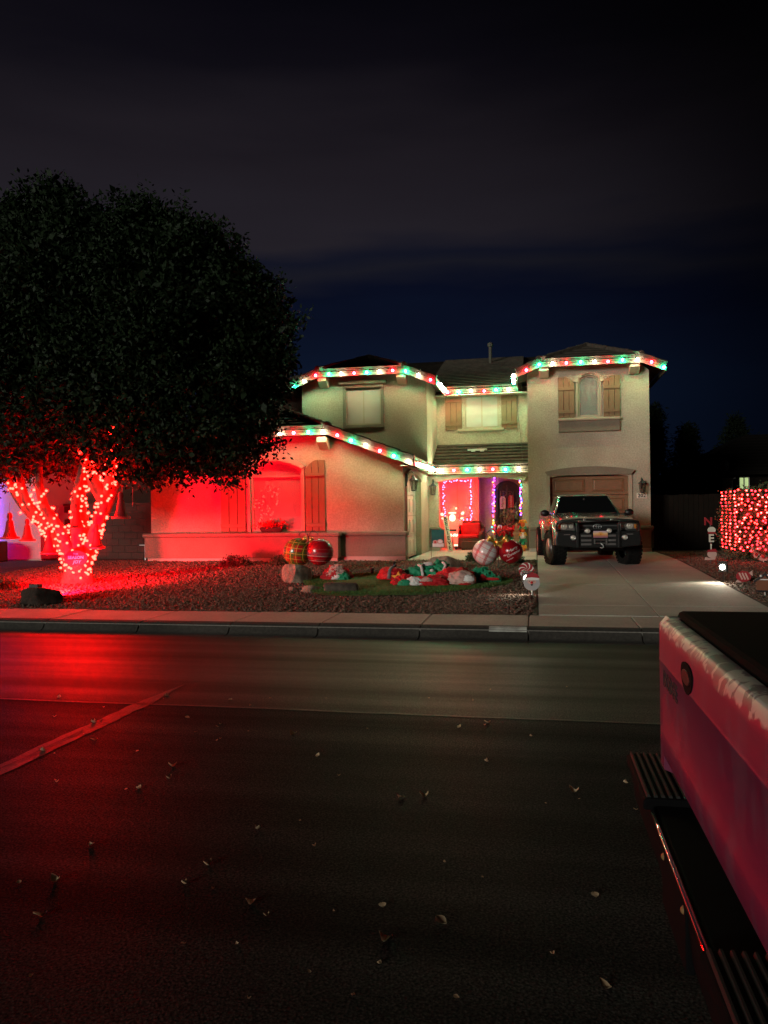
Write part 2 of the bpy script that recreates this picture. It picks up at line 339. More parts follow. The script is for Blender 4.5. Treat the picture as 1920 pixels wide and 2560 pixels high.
# front yard: gravel beds and artificial turf
def sheet(name, poly, m, zf, n=1):
    b = MB(); b.add([(p[0], p[1], zf(p[1])) for p in poly], [tuple(range(len(poly)))]); return b.build(name, m)
def yardgrid(name, x0, x1, y0, y1, m, inside=None, dz=0):
    nx, ny = max(2, int((x1 - x0) / .3)), max(2, int((y1 - y0) / .3)); b = MB(); vs = []
    for j in range(ny + 1):
        for i in range(nx + 1):
            x = x0 + (x1 - x0) * i / nx; yy = y0 + (y1 - y0) * j / ny
            e = min(1, min(yy - y0, y1 - yy, x - x0 + .3, x1 - x + .01) * 2)
            vs.append((x, yy, gz(yy) + dz + max(0, e) * .035 * noise.noise((x * .7, yy * .7, 1))))
    b.add(vs, [(j * (nx + 1) + i, j * (nx + 1) + i + 1, (j + 1) * (nx + 1) + i + 1, (j + 1) * (nx + 1) + i) for j in range(ny) for i in range(nx)])
    return b.build(name, m, smooth=True)
struct(yardgrid('gravel_bed', -14.5, -.0, 11.21, 19.34, GRAVEL))
struct(yardgrid('gravel_bed', 3.33, 14, 11.21, 26, GRAVEL))
struct(MB().box(-30, -14.5, 11.2, 30, -.1, .2).build('neighbour_yard', GRAVEL))
struct(MB().box(-14.5, -10.2, 19.34, 30, -.1, .36).build('side_yard', GRAVEL))
struct(MB().box(14, 30, 11.2, 40, -.1, .25).build('far_yard', GRAVEL))
def turf_edge(t):                              # kidney-shaped turf outline
    a = 2 * math.pi * t; cx, cyy = -2.62, 14.55; r = 1 + .06 * math.sin(3 * a + 1) + .04 * math.sin(5 * a)
    return (cx + 2.0 * r * math.cos(a) * (1 + .06 * math.sin(a)), cyy + 1.62 * r * math.sin(a) * (1 - .06 * math.cos(a)))
TURFP = [turf_edge(i / 48) for i in range(48)]
def in_turf(x, y):
    c = False; n = len(TURFP)
    for i in range(n):
        (x0, y0), (x1, y1) = TURFP[i], TURFP[i - 1]
        if (y0 > y) != (y1 > y) and x < (x1 - x0) * (y - y0) / (y1 - y0) + x0: c = not c
    return c
b = MB(); cxy = (-2.62, 14.55); rings = 7; vs = []
for k in range(rings + 1):
    for p in TURFP:
        t = k / rings; x, yy = cxy[0] + (p[0] - cxy[0]) * t, cxy[1] + (p[1] - cxy[1]) * t
        vs.append((x, yy, gz(yy) + .05 - .04 * t ** 6 + .02 * noise.noise((x, yy, 5))))
b.add(vs, [(k * 48 + i, k * 48 + (i + 1) % 48, (k + 1) * 48 + (i + 1) % 48, (k + 1) * 48 + i) for k in range(rings) for i in range(48)])
turf = struct(b.build('turf_lawn', TURF, smooth=True))
def blades(n, seed):
    r = np.random.RandomState(seed); P = []
    while len(P) < n:
        x, yy = r.uniform(-4.8, -.4), r.uniform(12.8, 16.4)
        if in_turf(x, yy): P.append((x, yy, gz(yy) + .035))
    P = np.array(P); a = r.uniform(0, 6.28, n); h = r.uniform(.02, .045, n); wd = .006
    lx = r.normal(0, .012, n); ly = r.normal(0, .012, n)
    v = np.empty((n, 3, 3)); d = np.stack([np.cos(a) * wd, np.sin(a) * wd, np.zeros(n)], 1)
    v[:, 0] = P - d; v[:, 1] = P + d; v[:, 2] = P + np.stack([lx, ly, h], 1)
    return v.reshape(-1, 3), np.arange(n * 3).reshape(-1, 3)
def npmesh(name, v, f, m, parent=None, mi=None, smooth=False):
    me = bpy.data.meshes.new(name); k = f.shape[1]
    me.vertices.add(len(v)); me.vertices.foreach_set('co', v.astype(np.float32).ravel())
    me.loops.add(f.size); me.loops.foreach_set('vertex_index', f.astype(np.int32).ravel())
    me.polygons.add(len(f)); me.polygons.foreach_set('loop_start', np.arange(0, f.size, k, dtype=np.int32))
    for q in (m if isinstance(m, (list, tuple)) else [m]): me.materials.append(q)
    if mi is not None: me.polygons.foreach_set('material_index', mi.astype(np.int32))
    if smooth: me.polygons.foreach_set('use_smooth', np.ones(len(f), dtype=bool))
    me.update(calc_edges=True); me.validate()
    o = bpy.data.objects.new(name, me); COL.objects.link(o)
    if parent: o.parent = parent
    return o
v, f = blades(26000, 3); stuff(npmesh('turf_blades', v, f, TURF, turf))
def pebbles(n, area, seed, avoid=True):
    r = np.random.RandomState(seed); x0, x1, y0, y1 = area
    X = r.uniform(x0, x1, n); Y = r.uniform(y0, y1, n)
    keep = np.ones(n, bool)
    if avoid: keep = np.array([not in_turf(a, c) for a, c in zip(X, Y)])
    X, Y = X[keep], Y[keep]; n = len(X)
    s = r.uniform(.010, .026, n) * r.choice([1, 1, 1, 1.5], n)
    Z = .145 + .265 * np.clip((Y - 11.2) / 7.8, 0, 1)
    Z += np.array([max(0, min(1, min(yy - y0, y1 - yy) * 2)) * .035 * noise.noise((x * .7, yy * .7, 1)) for x, yy in zip(X, Y)])
    oc = np.array([(1, 0, 0), (-1, 0, 0), (0, 1, 0), (0, -1, 0), (0, 0, 1), (0, 0, -1)], float)
    v = oc[None] * (s[:, None, None] * r.uniform(.65, 1.25, (n, 6, 1))) * np.array([1.15, 1, .7])
    a = r.uniform(0, 6.28, n); c, sn = np.cos(a), np.sin(a)
    x, y = v[:, :, 0].copy(), v[:, :, 1].copy(); v[:, :, 0] = x * c[:, None] - y * sn[:, None]; v[:, :, 1] = x * sn[:, None] + y * c[:, None]
    v += np.stack([X, Y, Z + s * .3], 1)[:, None]
    F = np.array([(0, 2, 4), (2, 1, 4), (1, 3, 4), (3, 0, 4), (2, 0, 5), (1, 2, 5), (3, 1, 5), (0, 3, 5)])
    f = (F[None] + np.arange(n)[:, None, None] * 6).reshape(-1, 3)
    return v.reshape(-1, 3), f, np.repeat(r.randint(0, 2, n), 8)
v, f, mi = pebbles(46000, (-12.5, -.02, 11.22, 19.3), 5); stuff(npmesh('gravel', v, f, [PEB1, PEB2], None, mi))
v, f, mi = pebbles(16000, (3.35, 8.5, 11.22, 23.0), 6, False); stuff(npmesh('gravel', v, f, [PEB1, PEB2], None, mi))

# ------------------------------------------------------------------ the house
house = thing('house', 'two storey beige stucco house with tiled roofs and coloured light strings', 'house', (0, 0, 0))
PAD = .40
def slope(name, A, B, C, D, courses, parent, th=.045, m=TILE):
    """tiled roof slope: A-B eave, D-C ridge; each course laps over the one below"""
    A, B, C, D = map(Vector, (A, B, C, D)); b = MB(); n = (B - A).cross(D - A if (D - A).length > .01 else C - A).normalized()
    if n.z < 0: n = -n
    for i in range(courses):
        t0, t1 = i / courses, (i + 1) / courses
        p, q, r, s = A.lerp(D, t0), B.lerp(C, t0), B.lerp(C, t1), A.lerp(D, t1)
        b.add([p + n * th, q + n * th, r + n * .012, s + n * .012, p - n * .01, q - n * .01], [(0, 1, 2, 3), (4, 5, 1, 0)])
    b.add([A - n * .09, B - n * .09, C - n * .09, D - n * .09], [(0, 1, 2, 3)])
    for p, q in ((A, B), (B, C), (D, A)):
        if (p - q).length > .02: b.quad(p - n * .09, q - n * .09, q + n * .012, p + n * .012)
    return b.build(name, m, parent)
def beam(name, p, q, wd, ht, m, parent, down=True, bevel=.008):
    """board along p-q, its top edge on the line, thickness wd across"""
    p, q = Vector(p), Vector(q); d = (q - p).normalized(); s = d.cross(Vector((0, 0, 1))).normalized() * wd / 2; u = Vector((0, 0, -ht))
    b = MB(); v = [p - s, p + s, p + s + u, p - s + u, q - s, q + s, q + s + u, q - s + u]
    b.add(v, [(0, 1, 2, 3), (4, 7, 6, 5), (0, 4, 5, 1), (1, 5, 6, 2), (2, 6, 7, 3), (3, 7, 4, 0)])
    return b.build(name, m, parent, bevel=bevel)
TILEME = {}
def tiles_along(p, q, parent, L=.42, lift=.02, wd=.17, ht=.11):
    """the row of trim tiles that caps a sloping roof edge, each one lapping the next"""
    p, q = Vector(p), Vector(q); n = max(1, round((q - p).length / L)); d = (q - p) / n; key = (round(d.length, 3), wd, ht)
    if key not in TILEME:
        b = MB(); l = d.length * 1.08
        pf = [(-wd / 2, -ht), (-wd / 2, .0), (-wd / 4, .028), (wd / 4, .028), (wd / 2, .0), (wd / 2, -ht), (wd / 2 - .03, -ht), (wd / 2 - .03, -.02), (-wd / 2 + .03, -.02), (-wd / 2 + .03, -ht)]
        b.prism(pf, 'y', 0, l); o = b.build('rake_tile', TILE); TILEME[key] = o.data; bpy.data.objects.remove(o)
    f = d.normalized(); s = f.cross(Vector((0, 0, 1))).normalized(); u = s.cross(f)
    for i in range(n):
        o = bpy.data.objects.new('rake_tile', TILEME[key]); COL.objects.link(o); o.parent = parent
        a = p + d * i + u * (lift + .02 * (i % 2) * .3)
        M = Matrix((s, f, u)).transposed().to_4x4(); M.translation = a; o.matrix_local = M @ Matrix.Rotation(R(-2.2 + rnd.uniform(-.6, .6)), 4, 'X')
def hip_wing(xc, half, hip, yf, zl, p, yb, ph, parent):
    """front-facing gable with a clipped top: rakes fall left and right of a short level eave"""
    zh = zl + (half - hip) * p; zr = zl + half * p; yr = yf + (zr - zh) / ph
    E0, E1, H0, H1, RG, RB = (xc - half, yf, zl), (xc + half, yf, zl), (xc - hip, yf, zh), (xc + hip, yf, zh), (xc, yr, zr), (xc, yb, zr)
    B0, B1 = (xc - half, yb, zl), (xc + half, yb, zl)
    n = max(5, int((half - hip) / .26)); m = max(6, int(hip / .3))
    # lower band of each side slope up to the hip eave height, then the upper triangle-cut band
    slope('roof_slope', B0, E0, H0, (xc - hip, yb, zh), n, parent); slope('roof_slope', E1, B1, (xc + hip, yb, zh), H1, n, parent)
    slope('roof_slope', (xc - hip, yb, zh), H0, RG, RB, m, parent); slope('roof_slope', H1, (xc + hip, yb, zh), RB, RG, m, parent)
    slope('roof_slope', H0, H1, RG, RG, max(5, int((zr - zh) / ph / .28)), parent)
    f = .10; fz = -.06
    for a, c in ((E0, H0), (H0, H1), (H1, E1)):
        beam('fascia', (a[0], yf - .005, a[2] + fz), (c[0], yf - .005, c[2] + fz), 0.035, .145, FASC, parent)
    for a, c in ((E0, B0), (E1, B1)):
        sg = -1 if a is E0 else 1
        beam('fascia', (a[0] + sg * .012, yf + .014, zl + fz), (c[0] + sg * .012, yb, zl + fz), 0.035, .145, FASC, parent)
    tiles_along((E0[0] - .03, yf - .0, E0[2] + .03), (H0[0], yf - .0, H0[2] + .03), parent); tiles_along((E1[0] + .03, yf, E1[2] + .03), (H1[0], yf, H1[2] + .03), parent)
    for h in (H0, H1): tiles_along((h[0], yf - .02, h[2] + .06), (RG[0], RG[1], RG[2] + .06), parent, wd=.19)
    tiles_along((RG[0], RG[1], RG[2] + .06), (RB[0], RB[1], RB[2] + .06), parent, wd=.19, L=.5)
    for h in (H0, H1):                          # rounded hip starter tile
        MB().lathe([(.03, -.1), (.085, -.09), (.1, 0), (.09, .16)], (h[0], yf + .03, h[2] + .05), 12, 'y').build('hip_cap', TILE, parent, smooth=True)
    return dict(E0=E0, E1=E1, H0=H0, H1=H1, zl=zl, yb=yb, zr=zr)

def window(x0, x1, z0, z1, y, m_in, parent, rise=0, mull=True, frame=.05, rails=(), head=None, sill=None, recess=.045, blinds=False, screen=True):
    """framed window set back in its opening, with pane, mullion and what hangs behind the glass"""
    w_ = bpy.data.objects.new('window', None); COL.objects.link(w_); w_.parent = parent; yr = y + recess
    o = hole(x0 + .002, x1 - .002, z0 + .002, z1 - .002, rise); i = hole(x0 + frame, x1 - frame, z0 + frame, z1 - frame * .8, rise)
    wall('frame', o, [i], yr, yr + .05, VINYL, w_)
    if mull: MB().box((x0 + x1) / 2 - .02, (x0 + x1) / 2 + .02, yr - .004, yr + .045, z0 + frame, z1 + rise - frame).build('mullion', VINYL, w_)
    for r in rails: MB().box(x0 + frame, x1 - frame, yr - .003, yr + .045, r - .018, r + .018).build('rail', VINYL, w_)
    MB().prism([(p[0], p[1]) for p in hole(x0 + .01, x1 - .01, z0 + .01, z1 - .01, rise)], 'y', yr + .022, yr + .028).build('pane', GLASS, w_)
    if blinds:
        b = MB(); z = z0 + .03
        while z < z1 + rise * .55:
            b.add([(x0 + .02, yr + .032, z), (x1 - .02, yr + .032, z), (x1 - .02, yr + .047, z + .038), (x0 + .02, yr + .047, z + .038)], [(0, 1, 2, 3)]); z += .042
        b.build('blind', m_in, w_)
        MB().box(x0 - .02, x1 + .02, yr + .06, yr + .07, z0 - .02, z1 + rise).build('backing', SHADE, w_)
    elif screen:
        hw = [(x0 + frame, (x0 + x1) / 2 - .02), ((x0 + x1) / 2 + .02, x1 - frame)] if mull else [(x0 + frame, x1 - frame)]
        for a, c in hw: MB().box(a, c, yr - .002, yr + .006, z0 + frame, z1 + rise - frame).build('sun_screen', m_in, w_)
    else: MB().box(x0 - .02, x1 + .02, yr + .045, yr + .055, z0 - .02, z1 + rise).build('shade', m_in, w_)
    if head: MB().box(head[0], head[1], y - .07, y + .01, z1 + .02, z1 + .02 + head[2]).build('header', STUCCO2, w_, bevel=.02)
    if sill: MB().box(sill[0], sill[1], y - .08, y + .01, z0 - sill[2] - .02, z0 - .02).build('sill', TRIM, w_, bevel=.025)
    return w_
def surround(x0, x1, z0, z1, y, wd, m, parent, rise=0, proud=.05):
    o = hole(x0 - wd, x1 + wd, z0 - wd, z1 + wd * .9, rise); i = hole(x0, x1, z0, z1, rise)
    return wall('surround', o, [i], y - proud, y + .02, m, parent)
def shutter(x0, x1, z0, z1, y, parent, curve=0):
    """three-board shutter with two battens; curve raises the top towards one side"""
    s = bpy.data.objects.new('shutter', None); COL.objects.link(s); s.parent = parent
    wd = (x1 - x0) / 3
    def top(x):
        if not curve: return z1
        t = (x - x0) / (x1 - x0); t = t if curve > 0 else 1 - t
        return z1 - abs(curve) * (t - .38) ** 2 / .38 ** 2 * .55 if t > .38 else z1 - abs(curve) * .06 * (1 - t / .38)
    MB().box(x0 + .012, x1 - .012, y - .028, y + .004, z0 + .02, z1 - abs(curve) * 1.0 - .02).build('backing', SHUTD, s)
    for k in range(3):
        a, c = x0 + k * wd + .007, x0 + (k + 1) * wd - .007
        pl = [(a, z0), (c, z0)] + [(c + (a - c) * j / 4, top(c + (a - c) * j / 4)) for j in range(5)]
        MB().prism(pl, 'y', y - .052, y - .024).build('board', SHUT, s, bevel=.005)
    for z in (z0 + .13, z1 - abs(curve) - .26):
        MB().box(x0 + .002, x1 - .002, y - .076, y - .05, z, z + .095).build('batten', SHUT, s, bevel=.006)
    return s
def corbel(x0, x1, yf, yw, z0, z1, parent):
    MB().prism([(yw + .01, z0), (yw - .12, z0), (yf, z0 + .16), (yf, z1), (yw + .01, z1)], 'x', x0, x1).build('corbel', TRIM, parent, bevel=.015)
def panel_door(x0, x1, z0, z1, y, m, parent, cols, rows, plane='y', depth=.05, gap=.012):
    """sectional garage door: every raised panel is a piece of its own"""
    d = bpy.data.objects.new('garage_door', None); COL.objects.link(d); d.parent = parent
    sg = 1 if plane == 'y' else -1
    def BX(bb, a, c, t0, t1, e, f_):
        if plane == 'y': bb.box(a, c, min(t0, t1), max(t0, t1), e, f_)
        else: bb.box(min(t0, t1), max(t0, t1), a, c, e, f_)
        return bb
    H = (z1 - z0) / rows; W = (x1 - x0) / cols
    for r in range(rows):
        BX(MB(), x0, x1, y, y + sg * .04, z0 + r * H + .005, z0 + (r + 1) * H - .005).build('door_section', m, d, bevel=.006)
        for c in range(cols):
            a, e = x0 + c * W + W * .10, z0 + r * H + H * .17
            a1, e1 = x0 + (c + 1) * W - W * .10, z0 + (r + 1) * H - H * .17
            b = MB(); k = .045                    # moulded panel: sunk border, raised bevelled field
            if plane == 'y': P = lambda u, z, t: (u, y - t, z)
            else: P = lambda u, z, t: (y + t, u, z)
            def ring(k_, t): return [P(a + k_, e + k_, t), P(a1 - k_, e + k_, t), P(a1 - k_, e1 - k_, t), P(a + k_, e1 - k_, t)]
            kk = min(k, W * .1)
            b.add(ring(0, .001) + ring(kk * .3, .020) + ring(kk * .55, .008) + ring(kk * 1.5, .022), [(i + o, (i + 1) % 4 + o, (i + 1) % 4 + o + 4, i + o + 4) for o in (0, 4, 8) for i in range(4)] + [(12, 13, 14, 15)])
            b.build('door_panel', m, d)
    return d

# ---- right wing over the single garage
rw = wall('wall', [(-.22, PAD), (3.2, PAD), (3.2, 5.6), (2.88, 5.9), (.2, 5.9), (-.22, 5.7)], [hole(.40, 2.60, PAD + .0, 2.60, .06), hole(1.22, 1.84, 4.33, 5.30, .24)], 23.0, 23.22, STUCCO, house)
WINGR = hip_wing(1.54, 2.06, 1.41, 22.6, 5.69, .41, 31, .50, house)
wall('wall', [(23.22, PAD), (31, PAD), (31, 5.65), (23.22, 5.65)], [], 2.98, 3.2, STUCCO, house, 'x')
wall('wall', [(23.22, PAD), (26.6, PAD), (26.6, 5.65), (23.22, 5.65)], [], -.22, -.02, STUCCO, house, 'x')
window(1.22, 1.84, 4.33, 5.30, 23.0, BLIND, house, .24, mull=False, blinds=True, frame=.06)
surround(1.22, 1.84, 4.33, 5.30, 23.0, .045, TRIM, house, .24, .03)
wall('window_arch', arch_pts(1.10, 1.96, 5.35, .30)[::-1] + arch_pts(1.20, 1.86, 5.33, .25), [], 22.92, 23.01, TRIM, house)
shutter(.66, 1.13, 4.31, 5.50, 23.0, house, .13); shutter(1.93, 2.40, 4.31, 5.50, 23.0, house, -.13)
b = MB().box(.67, 2.38, 22.90, 23.01, 3.9, 4.21); b.build('planter_shelf', STUCCO2, house, bevel=.01)
MB().box(.64, 2.41, 22.85, 23.01, 4.213, 4.30).build('sill', TRIM, house, bevel=.03)
corbel(.13, .40, 22.64, 23.0, 5.50, 5.80, house); corbel(2.64, 2.92, 22.64, 23.0, 5.50, 5.80, house)
wall('garage_arch', [(.26, 2.76), (.33, 2.64), (2.67, 2.64), (2.78, 2.76)] + arch_pts(.26, 2.78, 2.765, .125)[1:-1], [], 22.89, 23.01, STUCCO2, house)
wall('garage_surround', [(.30, PAD)] + [(.40, PAD)] + arch_pts(.40, 2.60, 2.60, .06)[::-1] + [(2.60, PAD), (2.70, PAD), (2.70, 2.64), (.30, 2.64)], [], 22.96, 23.01, TRIM, house)
panel_door(.40, 2.60, PAD, 2.62, 23.10, WOODDOOR, house, 2, 4)
for x0, x1 in ((-.22, .30), (2.70, 3.2)):
    xe = x1 + (.06 if x1 > 3 else 0)
    MB().box(x0 - .0, xe, 22.93, 23.0 - .002, .53, 1.05).build('wainscot', STUCCO2, house, bevel=.01)
    MB().box(x0 - .0, xe + .02, 22.895, 23.0 - .001, 1.052, 1.16).build('wainscot_cap', STUCCO2, house, bevel=.04)
    MB().box(x0, xe - .04, 22.95, 23.0 - .003, .41, .528).build('footing', FOOT, house)
MB().box(3.201, 3.26, 22.93, 26, .53, 1.05).build('wainscot', STUCCO2, house)

# ---- recessed middle
wall('wall', [(-3.13, 3.3), (-.22, 3.3), (-.22, 5.6), (-3.13, 5.6)], [hole(-2.22, -1.14, 4.32, 5.38)], 24.9, 25.1, STUCCO, house)
window(-2.22, -1.14, 4.32, 5.38, 24.9, BLIND, house, head=(-2.38, -1.0, .09), sill=(-2.46, -.98, .10))
shutter(-2.86, -2.31, 4.27, 5.42, 24.9, house); shutter(-1.06, -.56, 4.27, 5.42, 24.9, house)
slope('roof_slope', (-3.4, 24.42, 5.56), (-.4, 24.42, 5.56), (-.4, 30, 7.55), (-3.4, 30, 7.55), 20, house)
beam('fascia', (-2.85, 24.40, 5.52), (-.5, 24.40, 5.52), 0.035, .145, FASC, house)
MB().box(-3.13, -.22, 24.43, 24.9, 5.33, 5.36).build('soffit', STUCCO, house)
slope('roof_slope', (-8, 35.5, 5.5), (3.5, 35.5, 5.5), (1, 30, 7.5), (-6, 30, 7.5), 8, house)
MB().tube([(-1.6, 28.8, 7.0), (-1.6, 28.8, 7.75)], .06, 8).lathe([(.06, 0), (.1, .02), (.1, .14), (.03, .18)], (-1.6, 28.8, 7.72), 8).build('vent_pipe', mat('painted_pipe', (.10, .085, .07), .8), house)
MB().tube([(-1.0, 24.36, 5.5), (-.55, 24.86, 5.3), (-.52, 24.86, 4.6), (-.45, 24.85, 3.95), (-.42, 24.3, 3.5), (-.38, 23.5, 3.14)], .006, 4).build('cable', BLACKP, house)

# ---- left wing, upper storey
wall('wall', [(-6.95, 3.0), (-3.13, 3.0), (-3.13, 5.6), (-3.7, 5.82), (-6.4, 5.82), (-6.95, 5.6)], [hole(-5.58, -4.50, 4.27, 5.38)], 22.5, 22.7, STUCCO, house)
wall('wall', [(22.7, 3.0), (26.6, 3.0), (26.6, 5.55), (22.7, 5.55)], [], -3.33, -3.13, STUCCO, house, 'x')
WINGL = hip_wing(-5.03, 2.22, 1.30, 22.1, 5.50, .42, 31, .45, house)
window(-5.58, -4.50, 4.27, 5.38, 22.5, SHADE, house)
surround(-5.58, -4.50, 4.27, 5.38, 22.5, .085, STUCCO2, house)
MB().box(-5.78, -4.32, 22.40, 22.51, 5.475, 5.60).build('header', STUCCO2, house, bevel=.02)
corbel(-6.36, -6.09, 22.14, 22.5, 5.42, 5.72, house); corbel(-3.97, -3.70, 22.14, 22.5, 5.42, 5.72, house)
wall('wall', [(-10.2, PAD), (-6.95, PAD), (-6.95, 5.5), (-10.2, 5.5)], [], 24.5, 24.7, STUCCO, house)
slope('roof_slope', (-10.7, 24.1, 5.5), (-6.9, 24.1, 5.5), (-6.9, 30, 7.4), (-8.6, 30, 7.4), 16, house)
wall('wall', [(24.7, PAD), (35, PAD), (35, 5.5), (24.7, 5.5)], [], -10.2, -10.0, STUCCO, house, 'x')
wall('wall', [(-10.2, PAD), (3.2, PAD), (3.2, 5.5), (-10.2, 5.5)], [], 34.8, 35, STUCCO, house)

# ---- left wing, ground floor with the side garage
wall('wall', [(-10.23, .25), (-3.3, .25), (-3.3, 2.95), (-5.4, 3.65), (-8.2, 3.65), (-10.23, 2.95)], [hole(-7.38, -5.97, 1.16, 2.78, .22)], 19.2, 19.4, STUCCO, house)
WINGF = hip_wing(-6.77, 3.80, 1.60, 18.8, 2.98, .386, 22.5, .36, house)
window(-7.38, -5.97, 1.16, 2.78, 19.2, SHADE, house, .22, mull=False, rails=(2.62,), frame=.06, screen=False)
wall('window_arch', arch_pts(-7.5, -5.85, 2.86, .30)[::-1] + arch_pts(-7.38, -5.97, 2.80, .22), [], 19.13, 19.21, TRIM, house)
for x0, x1 in ((-7.46, -7.38), (-5.97, -5.89)): MB().box(x0, x1, 19.16, 19.21, 1.16, 2.80).build('jamb', TRIM, house)
shutter(-8.2, -7.5, 1.16, 3.02, 19.2, house, .17); shutter(-5.86, -5.33, 1.16, 3.02, 19.2, house, -.17)
corbel(-5.45, -5.19, 18.84, 19.2, 3.28, 3.58, house); corbel(-8.35, -8.09, 18.84, 19.2, 3.28, 3.58, house)
MB().box(-10.26, -4.93, 18.88, 19.198, .50, 1.045).build('wainscot', STUCCO2, house, bevel=.01)
MB().box(-10.31, -4.88, 18.82, 19.197, 1.048, 1.155).build('wainscot_cap', STUCCO2, house, bevel=.04)
MB().box(-10.2, -4.97, 18.93, 19.196, .22, .497).build('footing', FOOT, house)
MB().box(-4.93, -3.24, 19.13, 19.198, .53, 1.045).build('wainscot', STUCCO2, house, bevel=.008)
MB().box(-4.88, -3.20, 19.09, 19.197, 1.048, 1.155).build('wainscot_cap', STUCCO2, house, bevel=.035)
MB().box(-4.97, -3.26, 19.15, 19.196, .36, .527).build('footing', FOOT, house)
MB().box(-3.298, -3.24, 19.2, 19.46, .53, 1.045).build('wainscot', STUCCO2, house)
MB().box(-3.297, -3.20, 19.2, 19.46, 1.048, 1.155).build('wainscot_cap', STUCCO2, house, bevel=.03)
wall('wall', [(19.4, PAD), (23.9, PAD), (23.9, 2.95), (19.4, 2.95)], [hole(19.62, 21.95, PAD, 2.50, .16)], -3.5, -3.3, STUCCO, house, 'x')
panel_door(19.62, 21.95, PAD + .01, 2.66, -3.42, WHITED, house, 4, 4, 'x')
wall('garage_arch', [(p[0], p[1]) for p in arch_pts(19.42, 22.15, 2.62, .20)[::-1] + arch_pts(19.62, 21.95, 2.51, .155)], [], -3.31, -3.22, TRIM, house, 'x')
for y0, y1 in ((19.5, 19.62), (21.95, 22.12)): MB().box(-3.31, -3.25, y0, y1, PAD, 2.56).build('jamb', TRIM, house)
MB().box(-3.3, -3.13, 18.84, 23.5, 2.79, 2.81).build('soffit', STUCCO, house)
wall('wall', [(19.4, .3), (24.5, .3), (24.5, 2.95), (19.4, 2.95)], [], -10.23, -10.03, STUCCO, house, 'x')

# ---- porch
wall('wall', [(-3.3, PAD), (-2.98, PAD), (-2.98, 2.60)] + arch_pts(-2.98, -.42, 2.60, .12)[::-1][1:-1] + [(-.42, 2.60), (-.42, PAD), (-.22, PAD), (-.22, 3.0), (-3.3, 3.0)], [], 23.9, 24.15, STUCCO, house)
wall('porch_arch', [(-3.14, 2.66), (-3.02, 2.545)] + arch_pts(-2.98, -.42, 2.56, .12)[::-1] + [(-.38, 2.545), (-.28, 2.66)] + arch_pts(-3.14, -.28, 2.665, .12)[1:-1], [], 23.80, 23.92, TRIM, house)
slope('roof_slope', (-3.1, 23.5, 3.02), (-.2, 23.5, 3.02), (-.2, 24.92, 3.80), (-3.4, 24.92, 3.80), 7, house, th=.05)
beam('fascia', (-3.0, 23.485, 2.99), (-.20, 23.485, 2.99), .035, .16, FASC, house)
MB().box(-3.3, -.22, 23.5, 25.5, 2.795, 2.815).build('soffit', STUCCO, house)
MB().box(-2.1, -1.5, 24.28, 24.46, 3.55, 3.60).box(-1.98, -1.86, 24.26, 24.30, 3.51, 3.56).box(-1.7, -1.58, 24.26, 24.30, 3.51, 3.56).build('roof_bracket', PLASTW, house)
for x0, x1 in ((-3.28, -2.95), (-.45, -.22)):
    MB().box(x0, x1, 23.84, 23.898, .53, 1.05).box(x0 + (.27 if x0 < -1 else 0), x1 + (.03 if x0 < -1 else -.20), 23.84, 24.18, .53, 1.05).build('wainscot', STUCCO2, house, bevel=.008)
    MB().box(x0 - .0, x1 + (.05 if x0 < -1 else 0), 23.80, 24.2, 1.052, 1.15).build('wainscot_cap', STUCCO2, house, bevel=.03)
    MB().box(x0, x1, 23.86, 23.897, .415, .527).build('footing', FOOT, house)
wall('wall', [(-3.3, PAD), (-1.86, PAD), (-1.86, 2.8), (-3.3, 2.8)], [hole(-2.98, -2.14, 1.42, 2.62)], 25.45, 25.6, STUCCO, house)
window(-2.98, -2.14, 1.42, 2.62, 25.45, SHADE, house, frame=.045)
wall('wall', [(25.6, PAD), (26.2, PAD), (26.2, 2.8), (25.6, 2.8)], [], -1.98, -1.861, STUCCO, house, 'x')
wall('wall', [(-1.98, PAD), (.0, PAD), (.0, 2.8), (-1.98, 2.8)], [hole(-1.30, -.62, PAD, 2.40, .2)], 26.2, 26.35, STUCCO, house)
wall('wall', [(24.15, PAD), (25.45, PAD), (25.45, 2.8), (24.15, 2.8)], [], -3.3, -3.12, STUCCO, house, 'x')
door = bpy.data.objects.new('door', None); COL.objects.link(door); door.parent = house
MB().prism(hole(-1.31, -.61, PAD + .02, 2.40, .2), 'y', 26.26, 26.31).build('door_leaf', mat('door_paint', (.03, .022, .018), .5), door)
wall('door_frame', hole(-1.36, -.56, PAD, 2.43, .22), [hole(-1.27, -.65, PAD + .05, 2.38, .19)], 26.17, 26.23, IRON, door)
b = MB()
for x in (-1.17, -1.06, -.96, -.86, -.75): b.tube([(x, 26.19, .5), (x, 26.19, 2.3 if abs(x + .96) > .05 else 2.52)], .009, 5)
for c, s_ in ((-1.06, 1), (-.86, -1), (-1.06, -1), (-.86, 1)):
    b.tube([(c + s_ * (.012 + .011 * a) * math.cos(a) * .9, 26.185, (2.2 if c * s_ < -.9 or s_ == 1 and c > -.9 else 1.95) + (.012 + .011 * a) * math.sin(a)) for a in [k * .5 for k in range(18)]], .008, 5)
b.build('scrollwork', mat('door_iron', (.16, .14, .12), .45, .3), door)
MB().box(-.78, -.75, 26.10, 26.17, 1.30, 1.52).build('handle', STEEL, door)
MB().box(-1.47, -1.43, 26.15, 26.2, 1.42, 1.56).build('doorbell', PLASTK, house)

